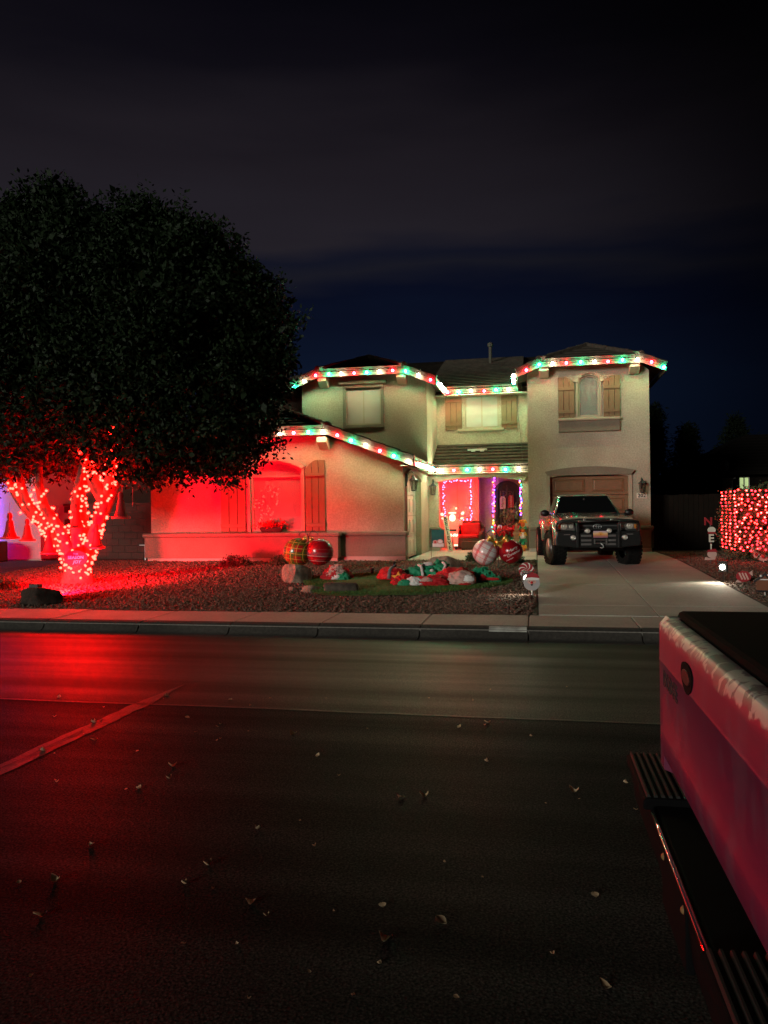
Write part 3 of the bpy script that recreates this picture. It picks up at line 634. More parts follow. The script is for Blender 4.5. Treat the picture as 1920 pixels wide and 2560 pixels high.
# ---- wall lanterns and the number plate
def lantern(label, p, out, post=False):
    """scroll-bracket wall lantern with a tapered glazed body; out is the direction away from the wall"""
    t = thing('wall_lantern', label, 'lantern', p, 0, 'wall lanterns on the house'); ox, oy = out
    b = MB().tube([(0, 0, .30), (0, 0, -.02)], .022, 8)
    if post: b.tube([(ox * .0, oy * .0, .1), (ox * .10, oy * .10, .1), (ox * .16, oy * .16, .14)], .012, 6)
    else: b.tube([(ox * d, oy * d, z) for d, z in ((0, -.0), (.03, .12), (.03, .25), (.07, .33), (.13, .35), (.18, .32), (.19, .26), (.17, .23))], .011, 6)
    b.build('bracket', IRON, t, smooth=True)
    c = (ox * .19, oy * .19); zt = .22
    MB().lathe([(.015, zt + .04), (.03, zt), (.055, zt - .03), (.115, zt - .08), (.12, zt - .095)], (c[0], c[1], 0), 6).build('lamp_cap', IRON, t)
    b = MB()
    for k in range(6):
        a = 2 * math.pi * k / 6; b.tube([(c[0] + .098 * math.cos(a), c[1] + .098 * math.sin(a), zt - .09), (c[0] + .07 * math.cos(a), c[1] + .07 * math.sin(a), zt - .33)], .008, 4)
    b.lathe([(.075, zt - .335), (.08, zt - .35), (.03, zt - .37)], (c[0], c[1], 0), 6).build('cage', IRON, t)
    MB().lathe([(.090, zt - .095), (.065, zt - .33)], (c[0], c[1], 0), 6).build('lamp_glass', glass('lantern_glass', (.75, .75, .68), .18, .2) if 'lantern_glass' not in MATS else MATS['lantern_glass'], t)
    return t
lantern('black scroll lantern beside the side garage door on the left wing', (-3.25, 19.42, 2.32), (1, 0))
lantern('black scroll lantern on the left pillar of the porch', (-3.14, 23.9, 2.30), (0, -1))
lantern('plain grey lantern without a scroll above the house number', (2.96, 23.0, 2.24), (0, -1), True)
npl = thing('number_plaque', 'small white house number plaque under the right hand lantern', 'house number', (2.96, 22.975, 2.02))
MB().box(-.135, .135, -.012, .02, -.075, .075).build('plate', SIGNW, npl, bevel=.006)
text('202', .15, INK, 'lettering', npl, (0, -.0145, -.0), FACE, .001, bold=.004)

# ------------------------------------------------------------------ string lights
BULBME = {}
def bulb_mesh(m, r=.03, l=.085, n=6):
    k = (m.name, r, l)
    if k not in BULBME:
        b = MB().lathe([(.25 * r, 0), (.85 * r, l * .18), (r, l * .42), (.72 * r, l * .75), (.12 * r, l)], (0, 0, 0), n)
        o = b.build('bulb', m, smooth=True); BULBME[k] = o.data; bpy.data.objects.remove(o)
    return BULBME[k]
def put_bulb(me, p, d, parent):
    o = bpy.data.objects.new('bulb', me); COL.objects.link(o); o.parent = parent
    o.matrix_local = Matrix.Translation(p) @ Vector(d).to_track_quat('Z', 'Y').to_matrix().to_4x4(); return o
def along(path, step, first=.2):
    pts = [Vector(p) for p in path]; out = []; t = first
    for a, c in zip(pts, pts[1:]):
        l = (c - a).length
        while t <= l: out.append((a.lerp(c, t / l), (c - a).normalized())); t += step
        t -= l
    return out
def string_light(label, path, pattern, start, out, step=.385, first=.2, r=.039, l=.095, name='string_light', group='coloured light strings along the eaves', drop=-.35, wire=BLACKP, jit=.012):
    t = thing(name, label, 'light string', (0, 0, 0), 0, group)
    MB().tube(path, .007, 4).build('wire', wire, t)
    for i, (p, d) in enumerate(along(path, step, first)):
        o = out(d) if callable(out) else Vector(out)
        m = pattern[(start + i) % len(pattern)]
        dd = Vector((o[0], o[1], drop)).normalized() + Vector((rnd.uniform(-.2, .2), rnd.uniform(-.2, .2), rnd.uniform(-.15, .15)))
        put_bulb(bulb_mesh(m, r, l), p + Vector((rnd.uniform(-jit, jit), 0, rnd.uniform(-jit, jit))), dd, t)
    return t
RGW = [E_RED, E_GREEN, E_WHITE]
def sideout(sx):
    return lambda d: (sx, 0, 0) if abs(d.y) > abs(d.x) else (0, -1, 0)
def o_(p, dx=0, dy=-.065, dz=-.12): return (p[0] + dx, p[1] + dy, p[2] + dz)
W = WINGL
string_light('coloured bulbs along the clipped gable above the left upper window', [o_(W['E0']), o_(W['H0']), o_(W['H1']), o_(W['E1'], .05), (W['E1'][0] + .07, 24.35, W['zl'] - .1)], RGW, 1, sideout(1))
string_light('coloured bulbs along the short eave over the shuttered middle window', [(-2.8, 24.34, 5.43), (-.58, 24.34, 5.43)], RGW, 0, (0, -1, 0), first=.08)
W = WINGR
string_light('coloured bulbs along the clipped gable over the brown garage door', [(W['E0'][0] - .06, 24.3, W['zl'] - .1), o_(W['E0'], -.05), o_(W['H0']), o_(W['H1']), o_(W['E1'])], RGW, 1, sideout(-1))
W = WINGF
string_light('coloured bulbs along the low gable in front of the dark tree', [(-6.45, W['H0'][1] - .065, W['H0'][2] - .12), o_(W['H1']), o_(W['E1'], .05), (W['E1'][0] + .07, 23.42, W['zl'] - .1)], RGW, 2, sideout(1), first=.06)
string_light('coloured bulbs along the porch eave beside the side garage', [(-2.92, 23.42, 2.90), (-.24, 23.42, 2.90)], RGW, 2, (0, -1, 0), first=.1)
def scatter_string(label, path, mats, step, r, l, name='string_light', group='mini light strings in the porch', j=.035, dirn=(0, -1, -.2)):
    t = thing(name, label, 'light string', (0, 0, 0), 0, group); rr = random.Random(len(label)); pts = along(path, step, .03); wp = []
    for i, (p, d) in enumerate(pts):
        q = p + Vector((rr.uniform(-j, j), rr.uniform(-.01, .01), rr.uniform(-j, j))); wp.append(q)
        put_bulb(bulb_mesh(mats[rr.randrange(len(mats))], r, l, 6), q, (dirn[0] + rr.uniform(-.8, .8), dirn[1], dirn[2] + rr.uniform(-.5, .5)), t)
    MB().tube(wp, .005, 3).build('wire', BLACKP, t); return t
scatter_string('red bulb string framing the porch window', [(-2.98, 25.38, 1.36), (-3.0, 25.38, 2.62), (-2.1, 25.38, 2.66), (-2.1, 25.38, 1.36), (-2.7, 25.38, 1.36)], [E_PORCH], .068, .019, .042)
scatter_string('multicoloured bulb string hanging left of the front door', [(-1.40, 26.10, 2.78), (-1.42, 26.10, .85)], MULTI, .058, .020, .045, j=.04)
scatter_string('multicoloured bulb string hanging on the right porch pillar', [(-.46, 24.02, 2.56), (-.46, 24.02, 1.50)], MULTI, .05, .020, .042, j=.03)

# ------------------------------------------------------------------ red flood lamp on the ground
fl = thing('flood_lamp', 'small ground flood lamp throwing red light across the gravel behind the boulder', 'lamp', (-8.66, 12.12, .26), R(-4))
MB().box(-.10, .10, -.09, .03, .05, .21).build('housing', BLACKP, fl, bevel=.015)
MB().tube([(0, -.03, -.18), (0, -.03, .06)], .012, 6).build('spike', BLACKP, fl)
MB().box(-.085, .085, .031, .036, .065, .195).build('lens', emis('flood_lens', (1, .004, .010), 300), fl)
fd = bpy.data.lights.new('flood', 'SPOT'); fd.energy = 6800; fd.color = (1, .002, .020); fd.spot_size = R(88); fd.spot_blend = .8; fd.shadow_soft_size = .05
fo = bpy.data.objects.new('flood_light', fd); COL.objects.link(fo); fo.parent = fl; fo.location = (0, .05, .13); fo.rotation_euler = (R(92), 0, R(10))

ws = thing('solar_lamp', 'added warm white spot lamp on the gravel aimed at the foot of the lit tree', 'lamp', (-8.78, 12.45, .19), R(14), 'white spot lamps beside the driveway')  # extra lamp added to whiten the gravel patch beside the flood
MB().box(-.05, .05, -.06, .0, .02, .12).build('housing', BLACKP, ws, bevel=.01); MB().tube([(0, -.03, -.1), (0, -.03, .04)], .01, 5).build('stake', BLACKP, ws); MB().box(-.042, .042, .001, .006, .03, .11).build('lens', E_SPOT, ws)
wd0 = bpy.data.lights.new('warm_spot', 'SPOT'); wd0.energy = 60; wd0.color = (1, .80, .45); wd0.spot_size = R(58); wd0.spot_blend = .7; wd0.shadow_soft_size = .03
wo = bpy.data.objects.new('warm_light', wd0); COL.objects.link(wo); wo.parent = ws; wo.location = (0, .03, .10); wo.rotation_euler = (R(82), 0, 0)

# ------------------------------------------------------------------ the big tree with red lights
TB = Vector((-9.33, 14.4, .25))
tree = thing('ficus_tree', 'large dense dark tree with lit red limbs left of the house', 'tree', TB)
STEMS = [[(-.16, 0, .5), (-.55, -.1, 1.05), (-1.22, -.15, 1.72), (-1.75, 0, 2.6), (-2.3, .1, 4.2)],
         [(-.10, -.12, .5), (-.38, -.3, 1.1), (-.86, -.42, 1.72), (-1.1, -.4, 2.6), (-1.4, -.3, 4.6)],
         [(-.03, -.18, .5), (-.15, -.36, 1.1), (-.46, -.5, 1.74), (-.5, -.5, 2.7), (-.3, -.4, 5.0)],
         [(.03, .12, .5), (.04, .22, 1.1), (-.10, .3, 1.8), (.1, .4, 2.8), (.3, .4, 5.6)],
         [(.08, -.1, .5), (.14, -.26, 1.1), (.22, -.38, 1.76), (.5, -.4, 2.8), (.9, -.2, 5.0)],
         [(.18, 0, .5), (.42, -.1, 1.0), (.74, -.2, 1.7), (.88, -.15, 2.35), (.95, -.1, 3.1), (1.4, 0, 4.8)],
         [(.1, .2, .5), (.16, .5, 1.1), (.25, 1.0, 1.9), (.5, 1.4, 3.2), (1.5, 1.4, 4.6)],
         [(.74, -.2, 1.7), (.5, -.25, 2.15), (.42, -.35, 2.5), (.2, -.5, 3.2)]]
def dense(path, n=6):
    P = [Vector(p) for p in path]; out = []
    for i in range(len(P) - 1):
        p0, p1, p2, p3 = P[max(i - 1, 0)], P[i], P[i + 1], P[min(i + 2, len(P) - 1)]
        for k in range(n):
            t = k / n; out.append(.5 * ((2 * p1) + (p2 - p0) * t + (2 * p0 - 5 * p1 + 4 * p2 - p3) * t * t + (3 * p1 - p0 - 3 * p2 + p3) * t ** 3))
    return out + [P[-1]]
b = MB(); b.tube([(0, 0, -.1), (0, 0, .05), (-.01, 0, .25), (0, -.02, .5), (.0, -.03, .68)], [.44, .34, .27, .30, .26], 14)
STP = []
for s_ in STEMS:
    path = dense([(s_[0][0] * .3, s_[0][1] * .3, .22)] + s_ if s_[0][2] < 1 else s_); rad = [max(.03, .145 - .10 * i / len(path)) for i in range(len(path))]
    b.tube(path, rad, 9); STP.append((path, rad))
b.build('trunk', BARK, tree, smooth=True)
tl = thing('tree_lights', 'red light string wound round the forked limbs of the big tree', 'light string', TB)
TBL = []; rr = random.Random(11); nb = 0; b = MB(); BM = bulb_mesh(E_TREE, .028, .058, 6)
todo = [(i, k) for i, (p, _) in enumerate(STP) for k in range(len(p)) if p[k].z < (1.98 if i not in (5, 7) else (3.2 if i == 5 else 2.7)) and i != 6]
def NPER(i, z): return (4 if z < 1.3 else 3) if i not in (5, 7) else 5 if i == 5 else 3
for (i, k) in todo:
    path, rad = STP[i]; d = (path[min(k + 1, len(path) - 1)] - path[max(k - 1, 0)]).normalized(); wp = []
    for q in range(NPER(i, path[k].z)):
        p = path[k].lerp(path[min(k + 1, len(path) - 1)], rr.random())
        if i == 7 and p.z < 2.0: continue
        a = rr.uniform(-2.2, 2.2) if rr.random() < .5 else rr.uniform(-3.1, 3.1)
        cv = Vector((.45, -.9, 0)); cv = (cv - d * cv.dot(d)).normalized(); sv = d.cross(cv)
        o = cv * math.cos(a) + sv * math.sin(a); s = p + o * (rad[k] + .012); wp.append(s)
        if rr.random() < .92: TBL.append((s, (o + Vector((0, 0, rr.uniform(-.4, .4)))).normalized())); nb += 1
    if len(wp) > 1: b.tube(wp, .004, 3)
for q in range(max(10, min(40, 298 - nb))):
    a = rr.uniform(-2.4, 2.4); z = rr.uniform(.08, .66); o = Vector((.42 * math.cos(a) + .9 * math.sin(a), -.9 * math.cos(a) + .42 * math.sin(a), 0)).normalized()
    rb = .29 + .08 * max(0, .25 - z); TBL.append((o * (rb + .015) + Vector((0, 0, z)), o)); nb += 1
b.build('wire', BLACKP, tl)
cdir = (Vector((0, 0, 1.65)) - TB).normalized(); TBL.sort(key=lambda q: -q[1].dot(cdir))
for p, d in TBL[:300]: put_bulb(BM, p, d, tl)                 # the 300 that face the street; the rest of the string is joined
b = MB(); bv = [q.co.copy() for q in BM.vertices]; bf = [tuple(q.vertices) for q in BM.polygons]
for p, d in TBL[300:]:
    M = Matrix.Translation(p) @ d.to_track_quat('Z', 'Y').to_matrix().to_4x4(); b.add([M @ q for q in bv], bf)
stuff(b.build('far_side_bulbs', E_TREE, tl, smooth=True))

def leaf_mesh(name, centres, per, spread, ll, lw, seed, m, parent, up=.0):
    """leaf blades in small sprays round the given twig tips"""
    r = np.random.RandomState(seed); C = np.repeat(np.asarray(centres, float), per, 0); n = len(C)
    P = C + r.normal(0, spread, (n, 3))
    D = r.normal(0, 1, (n, 3)) + (P - C) / max(spread, 1e-4) * .5; D[:, 2] += up; D /= np.linalg.norm(D, axis=1)[:, None]
    S = np.cross(D, r.normal(0, 1, (n, 3))); S /= np.linalg.norm(S, axis=1)[:, None]
    k = r.uniform(.65, 1.25, n)[:, None]; Nn = np.cross(D, S)
    v = np.stack([P, P + D * ll * k * .45 + S * lw * k * .5 + Nn * lw * .12, P + D * ll * k, P + D * ll * k * .45 - S * lw * k * .5 + Nn * lw * .12], 1)
    return npmesh(name, v.reshape(-1, 3), np.arange(n * 4).reshape(-1, 4), m, parent)
def crown_points(ells, n, seed, shell=(.80, 1.02), rough=.24, inner=.12):
    r = np.random.RandomState(seed); wgt = np.array([e[3] * e[5] + e[4] * e[5] for e in ells]); wgt /= wgt.sum(); out = []
    while len(out) < n:
        i = r.choice(len(ells), p=wgt); e = ells[i]; d = r.normal(0, 1, 3); d /= np.linalg.norm(d)
        q = r.uniform(*shell) if r.rand() > inner else r.uniform(.4, .8)
        q *= 1 + rough * (noise.noise((d[0] * 3.1 + i * 7, d[1] * 3.1, d[2] * 3.1)) + .6 * noise.noise((d[0] * 8 + i * 3, d[1] * 8, d[2] * 8)))
        p = np.array(e[:3]) + d * np.array(e[3:]) * q
        if any(j != i and (((p - np.array(f[:3])) / np.array(f[3:])) ** 2).sum() < .52 for j, f in enumerate(ells)) and r.rand() < .93: continue
        out.append(p)
    return np.array(out)
ELL = [(-9.4, 14.6, 5.6, 3.2, 2.5, 2.25), (-7.35, 14.5, 5.1, 2.25, 2.3, 2.3), (-6.35, 14.3, 3.75, 1.5, 1.7, 1.4), (-12.3, 14.6, 5.5, 2.6, 2.5, 2.9),
       (-9.9, 14.5, 3.5, 2.2, 2.0, 1.05), (-12.2, 14.5, 3.3, 1.9, 2.0, 1.1), (-7.4, 14.3, 3.35, 1.7, 1.9, 1.05), (-9.75, 14.5, 7.55, .98, 1.2, 1.05), (-7.85, 14.5, 7.1, 1.05, 1.2, 1.02), (-6.7, 14.4, 6.5, .95, 1.1, 1.05), (-5.75, 14.4, 5.5, 1.0, 1.1, 1.15), (-5.35, 14.2, 4.5, .72, .9, .9),
       (-10.75, 14.6, 7.45, .8, 1.1, .9), (-8.9, 13.2, 6.2, 1.1, .9, 1.2), (-6.9, 13.0, 4.9, .9, .7, 1.0), (-10.4, 12.9, 4.9, 1.1, .8, 1.1), (-8.4, 13.0, 4.2, 1.0, .8, .8)]
pts = crown_points(ELL, 9800, 21) - np.array(TB)
spr = crown_points(ELL, 260, 33, (1.0, 1.10), .24, 0) - np.array(TB); spr = np.concatenate([spr + np.array([0, 0, .07 * k]) * np.random.RandomState(2).uniform(.4, 1.4, (260, 1)) for k in range(3)])
sprig = np.array([(-4.62 + .05 * i, 14.0, 5.05 + .05 * i) for i in range(7)] + [(-4.66, 14.0, 4.6 + .03 * i) for i in range(5)]) - np.array(TB)
leaf_mesh('crown', np.concatenate([pts, spr, np.repeat(sprig, 2, 0)]), 13, .085, .10, .052, 8, LEAF, tree)
leaf_mesh('inner_foliage', crown_points(ELL, 7000, 22, (.5, .80), .20, .25) - np.array(TB), 6, .13, .19, .11, 18, LEAF, tree)
# shed foliage of a second, yellowish tree at the left edge
nt_ = thing('shrub_tree', 'pale leaved bushy tree at the left edge below the big crown', 'tree', (-13.9, 15.6, .2))
MB().tube([(0, 0, -.1), (.05, 0, .8), (.0, 0, 1.9)], [.09, .07, .05], 8).build('trunk', BARK, nt_, smooth=True)
leaf_mesh('crown', crown_points([(0, 0, 2.2, .95, .9, .55)], 420, 5), 12, .08, .08, .035, 9, mat('pale_leaf', (.08, .10, .03), .6, col2=(.12, .12, .045), scale=3, amt=.8), nt_)

BELLM = mat('bell_cloth', (.32, .008, .012), .7)
def bell(p, label, s=1.0, m=BELLM):
    t = thing('bell_ornament', label, 'ornament', p, rnd.uniform(0, 6), 'red cloth bells hung in the tree')
    MB().lathe([(.004, .40 * s), (.03 * s, .39 * s), (.042 * s, .33 * s), (.028 * s, .29 * s), (.05 * s, .26 * s), (.07 * s, .12 * s), (.10 * s, .03 * s), (.135 * s, .0), (.125 * s, -.01), (.06 * s, .02 * s)], (0, 0, 0), 14).build('bell', m, t, smooth=True)
    MB().lathe([(.137 * s, -.012 * s), (.146 * s, .0), (.14 * s, .02 * s), (.126 * s, .012 * s)], (0, 0, 0), 14).build('rim', MATS['red_rim'], t, smooth=True)
    MB().tube([(0, 0, .39 * s), (0, 0, .55 * s)], .004, 4).build('cord', BLACKP, t)
mat('red_rim', (.55, .05, .05), .4)
for p, l, s in (((-10.42, 13.75, 1.22), 'red cloth bell hanging lowest at the far left limb of the lit tree', 1.3), ((-10.10, 13.85, 1.17), 'red cloth bell half hidden behind the leftmost lit limb', 1.1),
                ((-9.44, 13.6, .92), 'red cloth bell low between the two left limbs', 1.15), ((-8.92, 13.75, 1.40), 'red cloth bell hanging in the centre of the lit fork', 1.25),
                ((-8.46, 13.7, 1.02), 'red cloth bell low on the right hand limb above the oval sign', 1.15), ((-8.05, 13.9, 1.60), 'red cloth bell hanging free on the right of the lit tree', 1.3)):
    bell(p, l, s)
sg = thing('oval_sign', 'oval red sign with white lettering tied to the tree trunk', 'sign', (-9.10, 13.98, .80), R(14))
MB().lathe([(.001, -.012), (.23, -.012), (.24, 0), (.23, .012), (.001, .012)], (0, 0, 0), 28, 'y', 1, .66).build('board', SIGNR, sg, smooth=False)
text('THE', .055, LETW, 'lettering', sg, (0, -.016, .085), FACE); text('SEASON', .085, LETW, 'lettering', sg, (0, -.016, .015), FACE, bold=.002); text('JOY', .09, LETW, 'lettering', sg, (.02, -.016, -.075), FACE, shear=.25)

def rock(name, label, p, sx, sy, sz, seed, m=ROCK, cut=.0, group='rocks on the front yard'):
    bm = bmesh.new(); bmesh.ops.create_icosphere(bm, subdivisions=4, radius=1)
    for q in bm.verts:
        c = q.co; k = 1 + .28 * noise.noise((c.x * 1.3 + seed, c.y * 1.3, c.z * 1.3)) + .10 * noise.noise((c.x * 4, c.y * 4 + seed, c.z * 4)) + .05 * abs(noise.noise((c.x * 9, c.y * 9, c.z * 9 + seed)))
        c = c * k; f = .55 + .12 * noise.noise((seed, c.x, 3))
        for d in (Vector((.8, -.5, .35)), Vector((-.6, -.7, .4)), Vector((.1, .2, 1))):
            d = d.normalized(); e = c.dot(d)
            if e > f + .12: c = c - d * (e - f - .12) * .85
        q.co = (c.x * sx, c.y * sy, max(-.25, c.z) * sz)
    me = bpy.data.meshes.new(name); bm.to_mesh(me); bm.free(); me.materials.append(m); o = bpy.data.objects.new(name, me); COL.objects.link(o); o.location = p
    smooth_angle(o, 35); return thing(name, label, 'rock', group=group, obj=o)
rock('rock', 'large dark boulder at the left front edge of the gravel', (-8.28, 11.7, .25), .40, .26, .25, 3.1, mat('dark_rock', (.055, .04, .032), .95, spec=.1, col2=(.025, .018, .015), scale=4, amt=.9, bump=.8, bscale=12, fine=(16, .35)))
rock('rock', 'brown weathered rock behind the fallen inflatables', (-1.98, 17.0, .38), .40, .25, .34, 12.7)
rock('tree_stump', 'cut stump shaped rock standing under the tartan ball', (-4.72, 14.75, .36), .31, .24, .36, 21.3)
rock('rock', 'flat pale rock with a sharp edge beside the lying log', (-4.02, 13.45, .22), .22, .16, .14, 5.5)
rock('rock', 'small reddish stone next to the stump', (-4.42, 13.6, .22), .11, .09, .09, 8.2)
lg = thing('log', 'short round log lying at the near edge of the turf', 'log', (-3.42, 13.3, .30), R(8))
b = MB(); n = 14; prof = [(-.30, .11), (-.27, .125), (-.1, .13), (.1, .125), (.26, .12), (.30, .09)]
for x, r_ in prof:
    pass
b.lathe([(r_, x) for x, r_ in prof], (0, 0, 0), 16, 'x', 1, .85); o = b.build('log_body', BARK, lg, smooth=True)
for q in o.data.vertices: q.co *= 1 + .10 * noise.noise((q.co.x * 3, q.co.y * 8, q.co.z * 8))
MB().lathe([(.001, -.305), (.10, -.308), (.105, -.296)], (0, 0, 0), 14, 'x', 1, .85).build('cut_end', mat('cut_wood', (.42, .30, .18), .8), lg)

def bush(name, label, p, rx, ry, rz, seed, m=SHRUBL, n=260, group='low shrubs by the house'):
    t = thing(name, label, 'shrub', p, 0, group); r = np.random.RandomState(seed); P = r.normal(0, 1, (n, 3)); P /= np.linalg.norm(P, axis=1)[:, None]; P[:, 2] = np.abs(P[:, 2]); P *= np.array([rx, ry, rz]) * r.uniform(.5, 1, (n, 1))
    b = MB()
    for k in range(7): b.tube([(0, 0, -.05), tuple(P[k] * .9)], .008, 4, r1=.004)
    b.build('stem', BARK, t); leaf_mesh('foliage', P, 7, .035, .055, .026, seed, m, t, .5); return t
bush('shrub', 'wide low shrub in front of the wainscot left of the balls', (-7.2, 17.7, .36), .42, .3, .26, 1)
bush('shrub', 'low shrub half behind the tartan ball', (-6.1, 17.9, .37), .28, .25, .20, 2)
bush('shrub', 'dark green shrub left of the white tartan ball', (-1.45, 19.0, .40), .27, .25, .24, 3)
bush('shrub', 'dark green shrub under the dark red ball', (-.55, 18.5, .39), .24, .22, .15, 4)
bush('shrub', 'flowering bedding plant beside the dark boulder at the left edge', (-10.7, 13.4, .20), .8, .4, .22, 6, n=420)

# ------------------------------------------------------------------ hanging ball ornaments
def stripes(name, base, bands, rough=.3, rot=(0, 0, 0), coat=.4):
    """printed tartan: each band = (axis, frequency, offset, width, colour, strength)"""
    m = bpy.data.materials.new(name); m.use_nodes = True; nt = m.node_tree; N = nt.nodes; L = nt.links; b = N['Principled BSDF']
    b.inputs['Roughness'].default_value = rough; b.inputs['Coat Weight'].default_value = coat; b.inputs['Coat Roughness'].default_value = .08
    tc = N.new('ShaderNodeTexCoord'); mp = N.new('ShaderNodeMapping'); mp.inputs['Rotation'].default_value = rot; L.new(tc.outputs['Object'], mp.inputs[0])
    sx = N.new('ShaderNodeSeparateXYZ'); L.new(mp.outputs[0], sx.inputs[0]); last = None
    for ax, fr, of, wd, col, st in bands:
        a = N.new('ShaderNodeMath'); a.operation = 'MULTIPLY_ADD'; L.new(sx.outputs['xyz'.index(ax)], a.inputs[0]); a.inputs[1].default_value = fr; a.inputs[2].default_value = of + 100
        f = N.new('ShaderNodeMath'); f.operation = 'FRACT'; L.new(a.outputs[0], f.inputs[0])
        c = N.new('ShaderNodeMath'); c.operation = 'LESS_THAN'; L.new(f.outputs[0], c.inputs[0]); c.inputs[1].default_value = wd
        k = N.new('ShaderNodeMath'); k.operation = 'MULTIPLY'; L.new(c.outputs[0], k.inputs[0]); k.inputs[1].default_value = st
        x = N.new('ShaderNodeMixRGB'); L.new(k.outputs[0], x.inputs[0]); x.inputs[2].default_value = (*col, 1)
        if last: L.new(last, x.inputs[1])
        else: x.inputs[1].default_value = (*base, 1)
        last = x.outputs[0]
    L.new(last, b.inputs['Base Color']); return m
PLAID1 = stripes('tartan_red_green', (.50, .02, .015), [('x', 4.2, .1, .42, (.06, .16, .02), .8), ('z', 4.2, .25, .40, (.07, .16, .02), .72), ('x', 8.4, .05, .09, (.75, .55, .10), .95), ('z', 8.4, .15, .09, (.75, .55, .10), .95)], rot=(0, R(24), 0))
PLAID2 = stripes('tartan_white_red', (.74, .68, .66), [('x', 4.4, .72, .24, (.55, .16, .15), .55), ('z', 4.4, .2, .22, (.55, .14, .14), .6), ('x', 4.4, .55, .045, (.5, .03, .04), .95), ('x', 4.4, .66, .045, (.5, .03, .04), .95), ('z', 4.4, .55, .04, (.5, .05, .06), .9), ('x', 8.8, .2, .03, (.3, .3, .35), .6), ('z', 8.8, .4, .03, (.3, .3, .35), .6)], rot=(0, R(8), 0))
BAND = stripes('red_banded', (.42, .008, .014), [('x', 2.3, .22, .22, (.30, .06, .08), .9), ('x', 2.3, .20, .02, (.7, .6, .55), .9), ('x', 2.3, .44, .02, (.7, .6, .55), .9), ('x', 4.6, .7, .012, (.6, .3, .28), .8)], rot=(0, R(52), 0), rough=.25)
BALLR = mat('dark_red_gloss', (.30, .008, .014), .22, col2=(.22, .005, .01), scale=3, amt=.5, coat=.6)
def ball_ornament(label, p, r, m, lean, rz=0, bow=True, words=None):
    t = thing('ball_ornament', label, 'ornament', p, rz, 'giant ball ornaments on shepherd hooks')
    t.rotation_euler = (0, R(lean), rz); b = MB(); n, k = 28, 20
    o = b.ball((0, 0, 0), r, n, k, 1, 1, 1.03).build('ball', m, t, smooth=True)
    for q in o.data.vertices:                     # gentle pucker of an air-filled skin at its poles and seams
        c = q.co; q.co *= 1 - .03 * (abs(c.z) / r) ** 6 + .006 * math.cos(8 * math.atan2(c.y, c.x)) * (1 - abs(c.z) / r)
    MB().lathe([(.055, r * 1.0), (.062, r * 1.03), (.055, r * 1.16), (.05, r * 1.18), (.004, r * 1.185)], (0, 0, 0), 14).build('cap', GOLD, t, smooth=True)
    MB().tube([(0, 0, r * 1.15), (.03, 0, r * 1.24), (0, 0, r * 1.32), (-.03, 0, r * 1.24), (0, 0, r * 1.15)], .006, 5).build('loop', GOLD, t)
    if bow:
        b = MB()
        for sg in (-1, 1):
            b.tube([(0, -.06, r * 1.06), (sg * .10, -.10, r * 1.22), (sg * .19, -.08, r * 1.14), (sg * .16, -.10, r * .98), (0, -.07, r * 1.05)], [.02, .045, .05, .045, .02], 8)
            b.tube([(0, -.08, r * 1.05), (sg * .10, -.14, r * .90), (sg * .16, -.17, r * .78)], [.02, .035, .03], 6)
        o = b.build('bow', GOLD, t, smooth=True); o.scale = (.72, .72, .9); o.location.z = r * .10
    if words:
        for body, size, x, z in words:
            o = text(body, size, LETW, 'lettering', t, (0, 0, 0), (0, 0, 0), 0, shear=.3); ca, sa = math.cos(R(-10)), math.sin(R(-10))
            for q in o.data.vertices:
                u, v = q.co.x + x, q.co.y + z; u, v = u * ca - v * sa, u * sa + v * ca; q.co = (u, -math.sqrt(max(.001, r * r - u * u - v * v)) - .003, v)
    return t
def hook_stand(label, p, spots, h):
    t = thing('shepherd_hook', label, 'hook stand', p); b = MB().tube([(0, 0, -.15), (0, 0, h)], .009, 6)
    b.build('pole', IRON, t)
    for x, z in spots:
        s_ = 1 if x > 0 else -1
        MB().tube([(0, 0, h - .02), (x * .2, 0, h + .10), (x * .6, 0, h + .13), (x * .95, 0, h + .06), (x, 0, z), (x * .93, 0, z - .03)], .008, 6).build('hook', IRON, t, smooth=True)
    return t
hook_stand('thin iron double hook carrying the green tartan and red striped balls', (-4.90, 16.2, .33), [(-.22, .86), (.22, .86)], .80)
ball_ornament('red and green tartan ball, left of the pair by the planter wall', (-5.13, 16.14, .80), .315, PLAID1, 32, R(-12), bow=False)
ball_ornament('glossy red striped ball, right of the pair by the planter wall', (-4.64, 16.16, .80), .30, BAND, -34, R(10), bow=False)
hook_stand('thin iron double hook carrying the white tartan and dark red balls', (-.82, 16.9, .35), [(-.27, .80), (.26, .80)], .75)
ball_ornament('white ball with red tartan print on the hook by the walkway', (-1.09, 16.84, .745), .285, PLAID2, 36, R(-6))
ball_ornament('dark red ball with white script on the hook by the driveway', (-.555, 16.86, .755), .262, BALLR, -38, R(4), words=[('Merry', .085, .06, .04), ('Christmas', .075, .03, -.045), ('Merry', .05, -.12, .0), ('Christmas', .042, -.10, -.12)])

